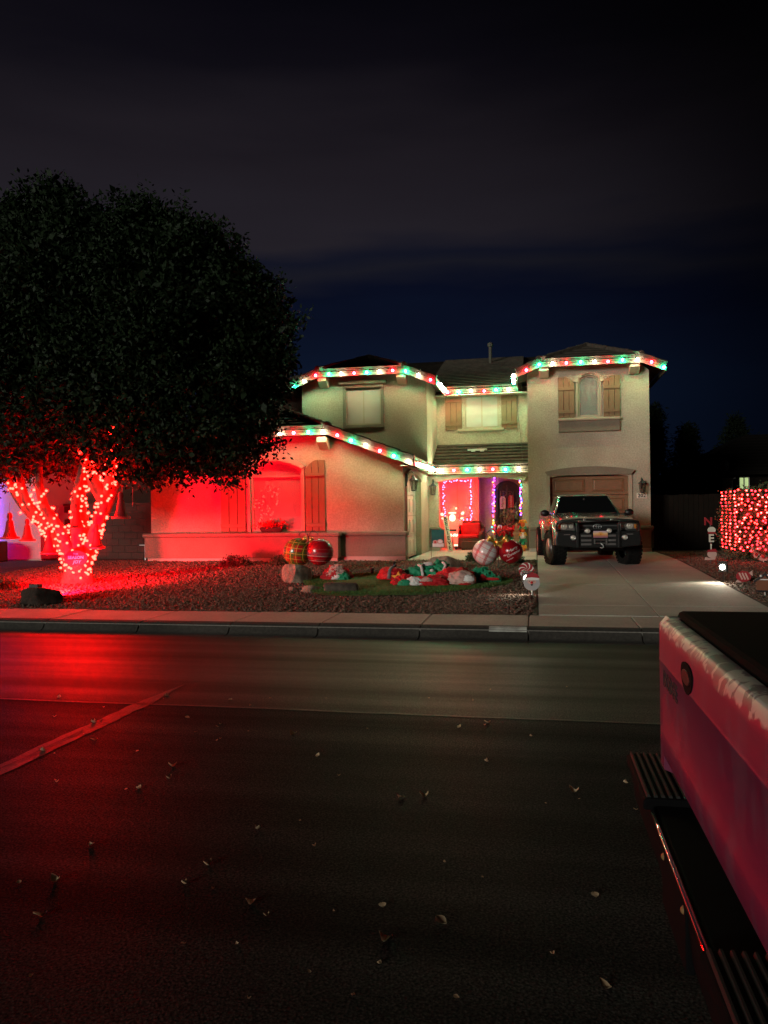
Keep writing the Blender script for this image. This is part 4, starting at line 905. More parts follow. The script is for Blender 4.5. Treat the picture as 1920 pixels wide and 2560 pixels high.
# ------------------------------------------------------------------ deflated inflatables on the turf
def heap(name, parent, c, sx, sy, sz, seed, m, folds=1.0, rz=0, sub=4):
    bm = bmesh.new(); bmesh.ops.create_icosphere(bm, subdivisions=sub + 1, radius=1)
    for q in bm.verts:
        d = q.co.copy(); f = noise.noise((d.x * 1.6 + seed, d.y * 1.6, d.z * 1.6)); g = 1 - abs(noise.noise((d.x * 2.6, d.y * 2.6 + seed, d.z * 2.6))) * 2; h = 1 - abs(noise.noise((d.x * 5.5, d.y * 5.5, d.z * 5.5 + seed))) * 2
        k = 1 + folds * (.26 * f + .19 * (g - .5) + .13 * (h - .5)); e = d * k
        z = e.z if e.z > 0 else e.z * .25
        q.co = (e.x * sx, e.y * sy, z * sz)
    me = bpy.data.meshes.new(name); bm.to_mesh(me); bm.free(); me.materials.append(m); o = bpy.data.objects.new(name, me); COL.objects.link(o)
    o.location = c; o.rotation_euler = (0, 0, rz); o.parent = parent; smooth_angle(o, 50); return o
IG = 'deflated holiday inflatables on the turf'
t = thing('inflatable', 'collapsed red and pink inflatable with a green boot, alone on the left', 'inflatable', (-3.93, 15.0, .30), 0, IG)
t.scale = (.86, .86, .82)
heap('body', t, (-.04, 0, .02), .33, .28, .30, 4.4, CRED); heap('hat_trim', t, (.0, -.06, .12), .25, .22, .22, 7.9, CSKIN, .8, .4); heap('tip', t, (.0, .02, .28), .14, .12, .10, 2.1, CSKIN)
heap('boot', t, (.17, -.22, .01), .17, .12, .17, 3.3, CGREEN); heap('cuff', t, (.05, -.24, .05), .16, .09, .10, 6.1, CWHITE)
t = thing('inflatable', 'sagging red present shaped inflatable with a grey ribbon and yellow star', 'inflatable', (-2.78, 14.75, .30), R(-8), IG)
t.scale = (.92, .92, .74)
heap('body', t, (0, 0, .10), .33, .26, .28, 9.3, CRED, .45)
b = MB()
for k in range(9):
    a = math.pi * k / 8; b.add([(.02 + s_ * .035, -.275 * math.cos(a) * (1 + .02 * k % 2), .09 + .30 * math.sin(a)) for s_ in (-1, 1)], [])
o = MB().add(b.v, [(2 * i, 2 * i + 1, 2 * i + 3, 2 * i + 2) for i in range(8)]).build('ribbon', mat('grey_ribbon', (.12, .16, .17), .5), t, smooth=True)
sm = o.modifiers.new('thickness', 'SOLIDIFY'); sm.thickness = .02
st = []
for k in range(10):
    a = R(90 + 36 * k); q = .17 if k % 2 == 0 else .075; st.append((.25 + q * math.cos(a), .13 + q * math.sin(a)))
MB().prism(st, 'y', -.33, -.28).build('star', CGOLD, t, bevel=.012)
MB().lathe([(.03, 0), (.05, .03), (.045, .07), (.02, .10), (.035, .14), (.002, .16)], (.04, .06, .36), 10).build('valve_cap', BLACKP, t)
t = thing('inflatable', 'collapsed green tree inflatable with a white garland, widest of the heap', 'inflatable', (-2.0, 15.05, .30), 0, IG)
t.scale = (.92, .92, .74)
heap('body', t, (-.33, 0, .0), .42, .3, .36, 15.2, CGREEN, 1.1); heap('body', t, (.06, .06, .05), .38, .3, .40, 31.1, CGREEN, 1.2); heap('body', t, (.40, -.03, .0), .40, .26, .28, 8.8, CGREEN, 1.1)
heap('pompom', t, (-.0, -.26, .26), .05, .05, .06, 1.2, CWHITE, .3, 0, 1); heap('face', t, (-.12, -.02, .40), .12, .10, .07, 5.2, CWHITE); heap('eye', t, (-.19, -.08, .40), .05, .04, .05, 2.2, BLACKP, .4, 0, 1)
for pts_ in ([(-.32, -.02, .40), (-.24, -.16, .36), (-.2, -.28, .24), (-.18, -.33, .08)], [(.20, .0, .47), (.27, -.12, .40), (.25, -.24, .28), (.29, -.30, .14), (.24, -.34, .03)], [(.42, -.30, .05), (.58, -.33, .035), (.74, -.26, .05)]):
    MB().tube(dense(pts_, 5), .032, 8).build('garland', CWHITE, t, smooth=True)
t = thing('inflatable', 'flattened red suit inflatable with white trim in front of the green heap', 'inflatable', (-2.10, 14.15, .30), R(4), IG)
t.scale = (.92, .92, .74)
heap('body', t, (.15, 0, .0), .42, .22, .22, 41.5, CRED, .9); heap('body', t, (-.36, .05, .0), .26, .2, .22, 18.5, CRED, 1.1); heap('trim', t, (-.12, -.12, .02), .20, .12, .17, 23.9, CWHITE, 1.0); heap('trim', t, (.10, -.16, .10), .12, .07, .08, 3.9, CSKIN, .9)
heap('mitten', t, (-.34, -.16, .0), .13, .09, .14, 28.2, CGREEN, .6); heap('pompom', t, (.58, -.02, .03), .055, .05, .06, 9.2, CWHITE, .3, 0, 1)
t = thing('inflatable', 'bulging red and pink inflatable between the green heaps', 'inflatable', (-1.42, 14.45, .30), 0, IG)
t.scale = (.92, .92, .74)
heap('body', t, (-.08, .10, .03), .44, .33, .36, 52.3, CRED, .8); heap('face', t, (.03, -.20, .05), .30, .22, .27, 61.2, CSKIN, .6); heap('nose', t, (.20, -.32, .10), .13, .10, .14, 13.2, CWHITE, .4); heap('mouth', t, (.13, -.36, .0), .12, .08, .05, 33.1, CRED, .6)
t = thing('inflatable', 'small green inflatable with a red bow, rightmost of the heap', 'inflatable', (-1.02, 14.75, .30), 0, IG)
t.scale = (.80, .85, .72)
heap('body', t, (-.06, 0, .0), .36, .26, .36, 71.4, CGREEN, 1.0); heap('body', t, (.20, -.04, .0), .24, .2, .22, 77.1, CGREEN, 1.0); heap('bow', t, (.02, -.24, .08), .08, .06, .12, 4.1, CRED, .8); heap('bow', t, (.20, -.22, .07), .20, .05, .06, 14.1, CRED, .8)
# clips, pegs and cables of the display
for p, l in (((-3.42, 15.9, .30), 'black ground stake behind the red present inflatable'), ((-3.0, 19.0, .41), 'wire hook stake in front of the white garage door')):
    t = thing('ground_stake', l, 'stake', p)
    if 'hook' in l: MB().tube([(0, 0, -.1), (0, 0, 1.62)], .006, 5).tube([(0, 0, 1.6), (-.02, 0, 1.66), (-.08, 0, 1.66)], .006, 5).tube([(0, 0, .05), (.16, 0, .05), (.16, 0, -.05)], .006, 5).build('rod', STEEL, t)
    else: MB().lathe([(.015, -.1), (.03, .0), (.035, .12), (.045, .14), (.04, .17), (.004, .18)], (0, 0, 0), 8).build('post', BLACKP, t)

# ------------------------------------------------------------------ solar lamps and stake signs along the driveway
def solar_lamp(label, p, rz, energy, tilt):
    t = thing('solar_lamp', label, 'lamp', p, rz, 'white spot lamps beside the driveway')
    MB().tube([(0, 0, -.12), (0, 0, .26)], .012, 6).build('stake', BLACKP, t)
    MB().box(-.085, .085, -.03, .035, .26, .44).build('housing', PLASTK, t, bevel=.02)
    MB().box(-.09, .09, -.06, .10, .45, .465).build('solar_panel', BLACKP, t, bevel=.005)
    MB().lathe([(.045, -.034), (.05, -.04), (.04, -.05), (.002, -.054)], (0, 0, .35), 14, 'y').build('lens', E_SPOT, t, smooth=True)
    d = bpy.data.lights.new('solar_spot', 'SPOT'); d.energy = energy; d.color = (1, .88, .68); d.spot_size = R(120); d.spot_blend = .8; d.shadow_soft_size = .05
    o = bpy.data.objects.new('solar_light', d); COL.objects.link(o); o.parent = t; o.location = (0, -.09, .35); o.rotation_euler = (R(90 - tilt), 0, R(180))
solar_lamp('white spot lamp half hidden behind the white bearded stake sign', (-.17, 13.36, .14), R(-14), 40, 30)
solar_lamp('bright spot lamp on the right of the driveway below the letters', (3.38, 15.2, .20), R(-30), 45, 25)
def flat_disc(r, n=32, sx=1, sz=1): return [(r * sx * math.cos(2 * math.pi * i / n), r * sz * math.sin(2 * math.pi * i / n)) for i in range(n)]
t = thing('candy_stake', 'red and white swirled peppermint stake sign at the driveway corner', 'stake sign', (-.19, 14.0, .18))
MB().tube([(.02, 0, -.1), (.02, 0, .30)], .010, 6).build('stake', PLASTW, t)
MB().prism([(p[0], p[1] + .40) for p in flat_disc(.135)], 'y', -.008, .008).build('disc', SIGNR, t)
b = MB()
for k in range(7):
    pl = []
    for s_, dr in ((1, 0), (-1, .17)):
        for q in range(6)[::s_]:
            r_ = .012 + .122 * q / 5; a = 2 * math.pi * k / 7 + 1.1 * q / 5 + dr * (.6 + q / 5 * 1.2); pl.append((r_ * math.cos(a), .40 + r_ * math.sin(a)))
    b.prism(pl, 'y', -.012, -.008)
b.build('swirl', PLASTW, t)
t = thing('bearded_stake', 'round white bearded face in a red cap on a stake by the driveway', 'stake sign', (-.09, 13.15, .11))
MB().tube([(.0, .01, -.1), (.0, .01, .22)], .012, 6).build('stake', PLASTW, t)
MB().prism([(p[0], p[1] + .315) for p in flat_disc(.135, 28, 1, .95)], 'y', -.008, .008).build('beard', mat('beard_print', (.40, .37, .38), .7), t, bevel=.004)
MB().prism([(-.12, .37), (.12, .37), (.125, .42), (.09, .47), (.02, .49), (-.06, .47), (-.11, .42)], 'y', -.018, -.007).build('cap', SIGNR, t, bevel=.004)
MB().prism([(-.125, .365), (.125, .365), (.125, .40), (.0, .412), (-.125, .40)], 'y', -.024, -.009).build('cap_trim', PLASTW, t, bevel=.004)
MB().prism([(p[0], p[1] + .335) for p in flat_disc(.075, 20, 1, .5)], 'y', -.014, -.0075).build('face', CSKIN, t)
MB().ball((0, -.018, .325), .022, 10, 6).build('nose', CRED, t, smooth=True)
for x in (-.035, .035): MB().ball((x, -.014, .347), .008, 6, 4).build('eye', INK, t)
MB().prism([(p[0], p[1] + .29) for p in flat_disc(.02, 12)], 'y', -.012, -.0075).build('mouth', INK, t)

nl = thing('letter_stack', 'stacked NOEL letters on a stake right of the driveway', 'stake sign', (3.80, 18.3, .36))
MB().tube([(.02, .02, -.1), (.02, .02, .95)], .010, 6).build('stake', PLASTK, nl)
text('N', .24, SIGNR, 'lettering', nl, (-.03, 0, .98), FACE, .012, bold=.006)
MB().prism([(p[0] + .04, p[1] + .79) for p in flat_disc(.085, 20, 1, .85)], 'y', -.012, .012).build('letter_o', SIGNW, nl)
MB().prism([(-.045, .71), (.125, .71), (.115, .75), (-.035, .75)], 'y', -.02, -.012).build('band', SIGNR, nl)
text('E', .24, SIGNW, 'lettering', nl, (.03, 0, .60), FACE, .012, bold=.006)
text('L', .20, SIGNW, 'lettering', nl, (.05, 0, .40), FACE, .012, bold=.004)
MB().prism([(p[0] + .04, p[1] + .25) for p in flat_disc(.10, 20, 1, .85)], 'y', -.025, -.005).build('face', CSKIN, nl)
MB().prism([(-.08, .30), (.15, .30), (.12, .37), (.0, .36), (-.05, .34)], 'y', -.03, -.026).build('cap', SIGNR, nl)
MB().prism([(-.12, .12), (.1, .13), (.12, .18), (.0, .16), (-.1, .19)], 'y', -.025, -.008).build('scarf', CSKIN, nl)
t = thing('candy_stake', 'tilted red wrapped candy sign lying beside the bright spot lamp', 'stake sign', (3.66, 14.9, .27), R(-6))
MB().tube([(0, .01, -.1), (0, .01, .1)], .008, 5).build('stake', PLASTK, t)
MB().prism([(p[0], p[1] + .13) for p in flat_disc(.125, 22, 1, .8)], 'y', -.008, .008).build('disc', SIGNR, t)
for k in (-1, 0, 1): MB().prism([(k * .05 - .035, .19), (k * .05 - .012, .20), (k * .05 + .04, .08), (k * .05 + .015, .07)], 'y', -.012, -.0085).build('stripe', CSKIN, t)
MB().prism([(.08, .19), (.145, .24), (.15, .14)], 'y', -.008, .008).prism([(-.09, .08), (-.14, .02), (-.03, .02)], 'y', -.008, .008).build('wrapper_end', CSKIN, t)
t = thing('gingerbread_stake', 'low brown gingerbread house sign with white icing at the right edge', 'stake sign', (3.60, 13.35, .24), R(-10))
MB().tube([(.0, .01, -.1), (.0, .01, .06)], .008, 5).build('stake', PLASTW, t)
GB = mat('gingerbread', (.20, .065, .03), .7, col2=(.14, .045, .02), scale=8, amt=.6)
MB().prism([(-.13, .06), (.13, .06), (.13, .20), (.0, .29), (-.13, .20)], 'y', -.01, .01).build('house_front', GB, t, bevel=.003)
MB().prism([(-.165, .19), (.0, .31), (.165, .19), (.165, .225), (.0, .35), (-.165, .225)], 'y', -.02, .012).build('roof_edge', INK, t)
MB().prism([(-.08, .235), (.08, .235), (.06, .25), (-.06, .25)], 'y', -.0235, -.0205).build('icing', CWHITE, t)
for x, z in ((-.06, .30), (.05, .315), (.12, .25), (.11, .20)): MB().ball((x, -.025, z), .02, 8, 6).build('sweet', PLASTW, t, smooth=True)
for k in range(9): MB().ball((-.12 + .03 * k, -.012, .055), .017, 6, 4).build('scallop', INK, t)
t = thing('round_stake', 'large round cookie sign with red icing below the lit hedge', 'stake sign', (5.10, 19.0, .32))
MB().tube([(0, .012, -.1), (0, .012, .3)], .012, 6).build('stake', PLASTW, t)
MB().prism([(p[0], p[1] + .36) for p in flat_disc(.27, 32)], 'y', -.01, .01).build('disc', CSKIN, t, bevel=.005)
for x, z, q in ((-.10, .50, .05), (.08, .46, .045), (-.05, .33, .04), (.12, .28, .05), (-.15, .24, .035), (.02, .18, .04)): MB().prism([(p[0] + x, p[1] + z) for p in flat_disc(q, 12)], 'y', -.016, -.0105).build('spot', SIGNR, t)
MB().prism([(-.2, .45), (-.1, .56), (.05, .6), (-.03, .53), (.0, .48), (-.1, .5), (-.14, .42)], 'y', -.02, -.011).build('icing', CWHITE, t)

# ------------------------------------------------------------------ clipped hedge with net lights
hd = thing('hedge', 'square clipped hedge wrapped in red lights at the right edge', 'hedge', (6.02, 19.6, .33))
r_ = np.random.RandomState(4); n = 2100; P = r_.uniform(-1, 1, (n, 3)); f = np.argmax(np.abs(P) * r_.uniform(.6, 1, (n, 3)), 1)
for i in range(n): P[i, f[i]] = math.copysign(r_.uniform(.86, 1.03), P[i, f[i]])
P = P * np.array([1.50, .85, .72]) + np.array([0, 0, .97]); P += r_.normal(0, .03, P.shape)
b = MB()
for x in (-.7, .1, .8): b.tube([(x, 0, -.1), (x + .05, .05, .4), (x, 0, 1.0)], [.06, .05, .03], 7)
b.build('stem', BARK, hd, smooth=True); leaf_mesh('foliage', P, 12, .06, .06, .035, 14, mat('hedge_leaf', (.05, .065, .025), .6, col2=(.075, .08, .035), scale=4, amt=.8), hd)
leaf_mesh('inner_foliage', P * np.array([.82, .82, .86]) + np.array([0, 0, .12]), 4, .08, .16, .10, 15, SHRUBL, hd)
hl = thing('hedge_lights', 'net of small red bulbs spread over the square hedge', 'light string', (6.02, 19.6, .33)); HBS = [bulb_mesh(q, .021, .036, 6) for q in (E_HEDGE, emis('hedge_dim', (1, .012, .02), 14), emis('hedge_mid', (1, .010, .016), 30), emis('hedge_hot', (1, .016, .014), 80))]; k = 0; rr = random.Random(5); rows = []
for j in range(17):
    z = .36 + j * .083; rowp = []
    nx = 13
    for i in range(nx):
        x = -1.5 + (i + (j % 2) * .5) * 1.55 / nx + rr.uniform(-.05, .05); p = Vector((x, -.83 - .06 * rr.random(), z + rr.uniform(-.03, .03)))
        rowp.append(p); put_bulb(HBS[rr.randrange(4)], p, (rr.uniform(-.5, .5), -1, rr.uniform(-.4, .4)), hl)
    for i in range(4):
        p = Vector((-1.53, -.7 + i * .42 + rr.uniform(-.08, .08), z)); put_bulb(HBS[rr.randrange(4)], p, (-1, rr.uniform(-.4, .4), 0), hl)
    rows.append(rowp)
b = MB()
for rw_ in rows: b.tube(rw_, .003, 3, cap=False)
b.build('wire', IRON, hl)

# ------------------------------------------------------------------ neighbours and fences
nb1 = thing('neighbour_house', 'neighbouring stucco house at the left edge lit purple', 'house', (0, 0, 0))
PURW = mat('neighbour_stucco', (.42, .38, .40), .9, col2=(.36, .32, .35), scale=1.4, amt=.5, bump=.4, bscale=36)
MB().box(-22, -14.15, 20.0, 32, .0, 3.2).build('wall', PURW, nb1)
MB().box(-22, -14.08, 19.93, 20.0 - .002, .0, .42).build('footing', FOOT, nb1)
MB().box(-22, -15.0, 19.0, 19.7, .05, .95).build('planter_wall', DARKWALL, nb1, bevel=.02)
slope('roof', (-22.4, 19.4, 3.15), (-13.7, 19.4, 3.15), (-16, 26, 5.3), (-22.4, 26, 5.3), 16, nb1); slope('roof', (-13.7, 19.4, 3.15), (-13.7, 33, 3.15), (-16, 30, 5.3), (-16, 26, 5.3), 12, nb1)
E_PUR = emis('purple_bulb', (.30, .06, 1), 90)
string_light('blue and violet bulb string up the wall of the left neighbour', [(-15.6, 19.9, .6), (-15.6, 19.9, 2.9)], [E_PUR, MULTI[0]], 0, (.6, -1, 0), step=.12, r=.03, l=.06, group='light strings on the neighbouring house')
bw = thing('block_wall', 'low dark block wall with a pier between the two houses', 'wall', (0, 0, 0))
b = MB(); rows = 9
for j in range(rows):
    x = -14.05 + (.2 if j % 2 else 0)
    z0 = .15 + j * .2
    while x < -10.75:
        x1 = min(-10.72, x + .40); MB().box(x + .004, x1 - .004, 21.0, 21.15 + rnd.uniform(-.004, .004), z0 + .004, z0 + .196).build('block', DARKWALL, bw); x = x1
MB().box(-14.05, -10.72, 20.95, 21.2, 1.95, 2.02).build('coping', DARKWALL, bw, bevel=.01)
MB().box(-11.3, -10.8, 20.85, 20.96, .15, 2.0).build('pier', DARKWALL, bw, bevel=.01)
gt = thing('side_gate', 'dark gate with two thin bars between the block wall and the house', 'gate', (0, 0, 0))
for x in (-12.05, -11.72): MB().tube([(x, 20.9, 1.9), (x, 20.9, 2.5)], .012, 5).build('bar', STEEL, gt)
for i in range(4): MB().box(-10.70 + i * .12, -10.59 + i * .12, 21.02, 21.05, .3, 2.05).build('board', DARKWOOD, gt)
hb = thing('pipe_stand', 'grey standpipe with a cross handle beside the house corner', 'pipe', (-10.52, 19.4, .28))
MB().tube([(0, 0, -.1), (0, 0, .56)], .022, 8).build('pipe', STEEL, hb); MB().tube([(-.17, 0, .55), (.14, 0, .55)], .022, 8).build('crossbar', STEEL, hb); MB().lathe([(.05, -.02), (.06, .0), (.03, .06)], (0, 0, .0), 10).build('flange', STEEL, hb)
fr = thing('dark_fence', 'dark board fence between the garage wing and the right neighbour', 'fence', (0, 0, 0))
x = 3.27
while x < 9.5: MB().box(x, x + .135, 24.0, 24.025, .28, 2.05 + rnd.uniform(-.01, .01)).build('board', DARKWOOD, fr); x += .142
for z in (.6, 1.7): MB().box(3.27, 9.5, 24.03, 24.08, z, z + .09).build('rail', DARKWOOD, fr)
MB().box(3.3, 10, 23.5, 24.0, .2, .30).build('kerb_edge', DARKWALL, fr)
nb2 = thing('neighbour_house', 'dark neighbouring house with one lit window behind the hedge', 'house', (0, 0, 0))
wall('wall', [(6.2, .2), (16, .2), (16, 3.0), (6.2, 3.0)], [(hole(7.74, 8.14, 1.5, 2.84)), hole(7.12, 7.54, 1.5, 2.76)], 32, 32.2, DARKWOOD, nb2)
MB().box(6.2, 16, 32.6, 42, .2, 3.0).build('wall', DARKWOOD, nb2)
wd_ = bpy.data.objects.new('window', None); COL.objects.link(wd_); wd_.parent = nb2
wall('frame', hole(7.742, 8.138, 1.502, 2.838), [hole(7.78, 7.92, 1.55, 2.80), hole(7.96, 8.10, 1.55, 2.80)], 32.05, 32.12, PLASTW, wd_)
MB().box(7.745, 8.135, 32.13, 32.14, 1.505, 2.835).build('lit_blind', E_WIN, wd_)
wd2 = bpy.data.objects.new('window', None); COL.objects.link(wd2); wd2.parent = nb2
MB().box(7.122, 7.538, 32.08, 32.1, 1.502, 2.758).build('shade', mat('grey_shade', (.5, .47, .46), .8), wd2); MB().box(7.10, 7.60, 31.95, 31.998, 2.765, 2.80).build('head', PLASTW, wd2)
DROOF = mat('dark_roof_tile', (.008, .006, .005), .95, spec=.1)
slope('roof', (5.7, 31.5, 2.98), (16.5, 31.5, 2.98), (14, 36, 4.8), (9, 36, 4.8), 12, nb2, m=DROOF); slope('roof', (5.7, 42, 2.98), (5.7, 31.5, 2.98), (9, 36, 4.8), (9, 38, 4.8), 12, nb2, m=DROOF)
sd_ = thing('satellite_dish', 'faint grey satellite dish on the dark roof behind the fence', 'dish', (6.9, 31.2, 3.0), R(-20))
MB().lathe([(.002, -.06), (.15, -.045), (.30, .0), (.30, .012), (.15, -.03), (.002, -.045)], (0, 0, .25), 18, 'y').build('dish', mat('dish_grey', (.03, .028, .028), .7), sd_, smooth=True)
MB().tube([(0, .05, .25), (0, .1, .0), (0, .3, -.1)], .02, 6).tube([(0, 0, .05), (0, -.35, .2)], .01, 5).build('arm', DARKWOOD, sd_)
mat('conifer_leaf', (.005, .008, .004), .8, spec=.05)
for i, (x, y, h, w_, l) in enumerate(((4.9, 34, 5.6, 1.0, 'narrow dark conifer just right of the garage wing'), (6.6, 36, 5.0, 1.3, 'broad dark conifer between the garage wing and the right neighbour'), (10.5, 44, 6.2, 2.4, 'dark tree far behind the lit neighbour window'))):
    t = thing('conifer', l, 'tree', (x, y, .2), 0, 'dark trees on the right'); MB().tube([(0, 0, -.1), (.05, 0, h * .5), (0, 0, h * .97)], [.14, .09, .02], 7).build('trunk', BARK, t)
    rr_ = np.random.RandomState(30 + i); m_ = 900; zz = rr_.uniform(.12, 1, m_) ** .8; a = rr_.uniform(0, 6.28, m_); q = w_ * (1.02 - zz) ** .8 * rr_.uniform(.6, 1.05, m_)
    leaf_mesh('crown', np.stack([q * np.cos(a), q * np.sin(a), zz * h], 1), 8, .12, .22, .06, 40 + i, MATS['conifer_leaf'], t, -.3)

# ------------------------------------------------------------------ the lifted pickup on the driveway
TPAINT = mat('grey_green_paint', (.075, .082, .078), .24, .4, col2=(.06, .066, .064), scale=2, amt=.5, coat=.8)
TRIMK = mat('bumper_black', (.007, .007, .0075), .42, col2=(.011, .011, .011), scale=12, amt=.5)
DKGLASS = mat('tinted_glass', (.006, .007, .008), .04, spec=.6)
LAMPG = glass('lamp_glass_clear', (.95, .95, .95), .08, .03)
REFL = mat('reflector', (.85, .78, .68), .42, .6)
AMBER = mat('amber_lens', (.7, .26, .04), .25)
tk = thing('parked_pickup', 'lifted grey pickup with a black bull bar parked before the brown garage', 'pickup', (1.245, 18.42, .335), R(4.4))
def body_prof(top):
    p = [(-.80, .60), (-.52, .60)] + [(.52 * math.cos(a), .44 + .52 * math.sin(a)) for a in [R(165 - 15 * k) for k in range(11)]] + [(.56, .56), (2.66, .56)]
    p += [(3.2 + .52 * math.cos(a), .44 + .52 * math.sin(a)) for a in [R(165 - 15 * k) for k in range(11)]] + [(3.78, .62), (4.15, .66)]
    return p + top
top = [(4.17, 1.22), (2.20, 1.24), (2.16, 1.17), (.62, 1.19), (.1, 1.145), (-.45, 1.09), (-.72, 1.03), (-.82, .92)]
b = MB()
def side(x0, x1, inset):                        # body side panels with real wheel arches
    b.prism(body_prof([(q[0], q[1] - inset) for q in top]), 'x', x0, x1)
side(-.86, -.55, .0); side(.55, .86, .0)
b.prism([(-.80, .62), (2.6, .62)] + top[2:], 'x', -.55, .55)
b.prism([(2.22, .70), (4.15, .70), (4.15, .78), (2.22, .78)], 'x', -.55, .55).box(-.55, .55, 4.10, 4.165, .78, 1.2)
smooth_angle(b.build('body', TPAINT, tk, bevel=.03, segs=3), 40)
# swelling fenders
for sx in (-1, 1):
    for yc in (0, 3.2):
        b = MB(); vs = []; m_ = 15
        for k in range(m_):
            a = R(172 - 164 * k / (m_ - 1)); c, s_ = math.cos(a), math.sin(a)
            vs += [(sx * .84, yc + .70 * c, .44 + .66 * s_), (sx * .915, yc + .62 * c, .44 + .60 * s_), (sx * .93, yc + .53 * c, .44 + .53 * s_), (sx * .86, yc + .515 * c, .44 + .515 * s_)]
        b.add(vs, [(4 * k + j, 4 * k + j + 1, 4 * k + j + 5, 4 * k + j + 4) for k in range(m_ - 1) for j in range(3)])
        b.build('fender', TPAINT, tk, smooth=True)
# hood with a raised centre
b = MB(); nx_, ny_ = 10, 8; vs = []
for j in range(ny_ + 1):
    t = j / ny_; y = -.78 + 1.42 * t; zc = 1.055 + .155 * t ** .8 - .05 * (1 - t) ** 4
    for i in range(nx_ + 1):
        x = -.74 + 1.48 * i / nx_; u = abs(x) / .74; vs.append((x, y + .05 * u ** 3 * (1 - t), zc + .022 * (1 - u ** 4) - .06 * u ** 6 + (.016 if .28 < u < .62 else 0)))
b.add(vs, [(j * (nx_ + 1) + i, j * (nx_ + 1) + i + 1, (j + 1) * (nx_ + 1) + i + 1, (j + 1) * (nx_ + 1) + i) for j in range(ny_) for i in range(nx_)]); b.build('hood', TPAINT, tk, smooth=True)
# cab
C0 = [(-.79, .62, 1.18), (.79, .62, 1.18), (.80, 2.18, 1.18), (-.80, 2.18, 1.18)]; C1 = [(-.60, 1.30, 1.66), (.60, 1.30, 1.66), (.615, 2.02, 1.655), (-.615, 2.02, 1.655)]
C2 = [(-.48, 1.40, 1.70), (.48, 1.40, 1.70), (.49, 1.96, 1.695), (-.49, 1.96, 1.695)]
o = MB().add(C0 + C1 + C2, [(0, 1, 5, 4), (1, 2, 6, 5), (2, 3, 7, 6), (3, 0, 4, 7), (4, 5, 9, 8), (5, 6, 10, 9), (6, 7, 11, 10), (7, 4, 8, 11), (8, 9, 10, 11)]).build('cab', TPAINT, tk, bevel=.035, segs=3); smooth_angle(o, 50)
def inset_quad(q, k0, k1, off, name, m):
    q = [Vector(p) for p in q]; n = (q[1] - q[0]).cross(q[3] - q[0]).normalized(); c = sum(q, Vector()) / 4
    P = lambda u, v: (q[0].lerp(q[1], u)).lerp(q[3].lerp(q[2], u), v) + n * off
    return MB().add([P(k0, k1), P(1 - k0, k1), P(1 - k0, 1 - k1), P(k0, 1 - k1), ], [(0, 1, 2, 3)]).build(name, m, tk)
inset_quad([C0[0], C0[1], C1[1], C1[0]], .035, .05, .012, 'windshield', DKGLASS)
for a in ((3, 0), (1, 2)):
    A, B_ = Vector(C0[a[0]]), Vector(C0[a[1]]); Cc, D = Vector(C1[a[1]]), Vector(C1[a[0]])
    inset_quad([A, B_, Cc, D], .12, .12, .012, 'side_window', DKGLASS)
inset_quad([C0[2], C0[3], C1[3], C1[2]], .1, .15, .012, 'rear_window', DKGLASS)
MB().tube([(-.70, .66, 1.225), (-.2, .63, 1.215), (.1, .70, 1.22)], .007, 4).tube([(.66, .66, 1.225), (.2, .63, 1.215)], .007, 4).build('wiper', BLACKP, tk)
MB().lathe([(.002, .0), (.03, -.03), (.05, -.08), (.0, -.10)], (.0, 1.15, 1.60), 8).build('rear_mirror', BLACKP, tk)
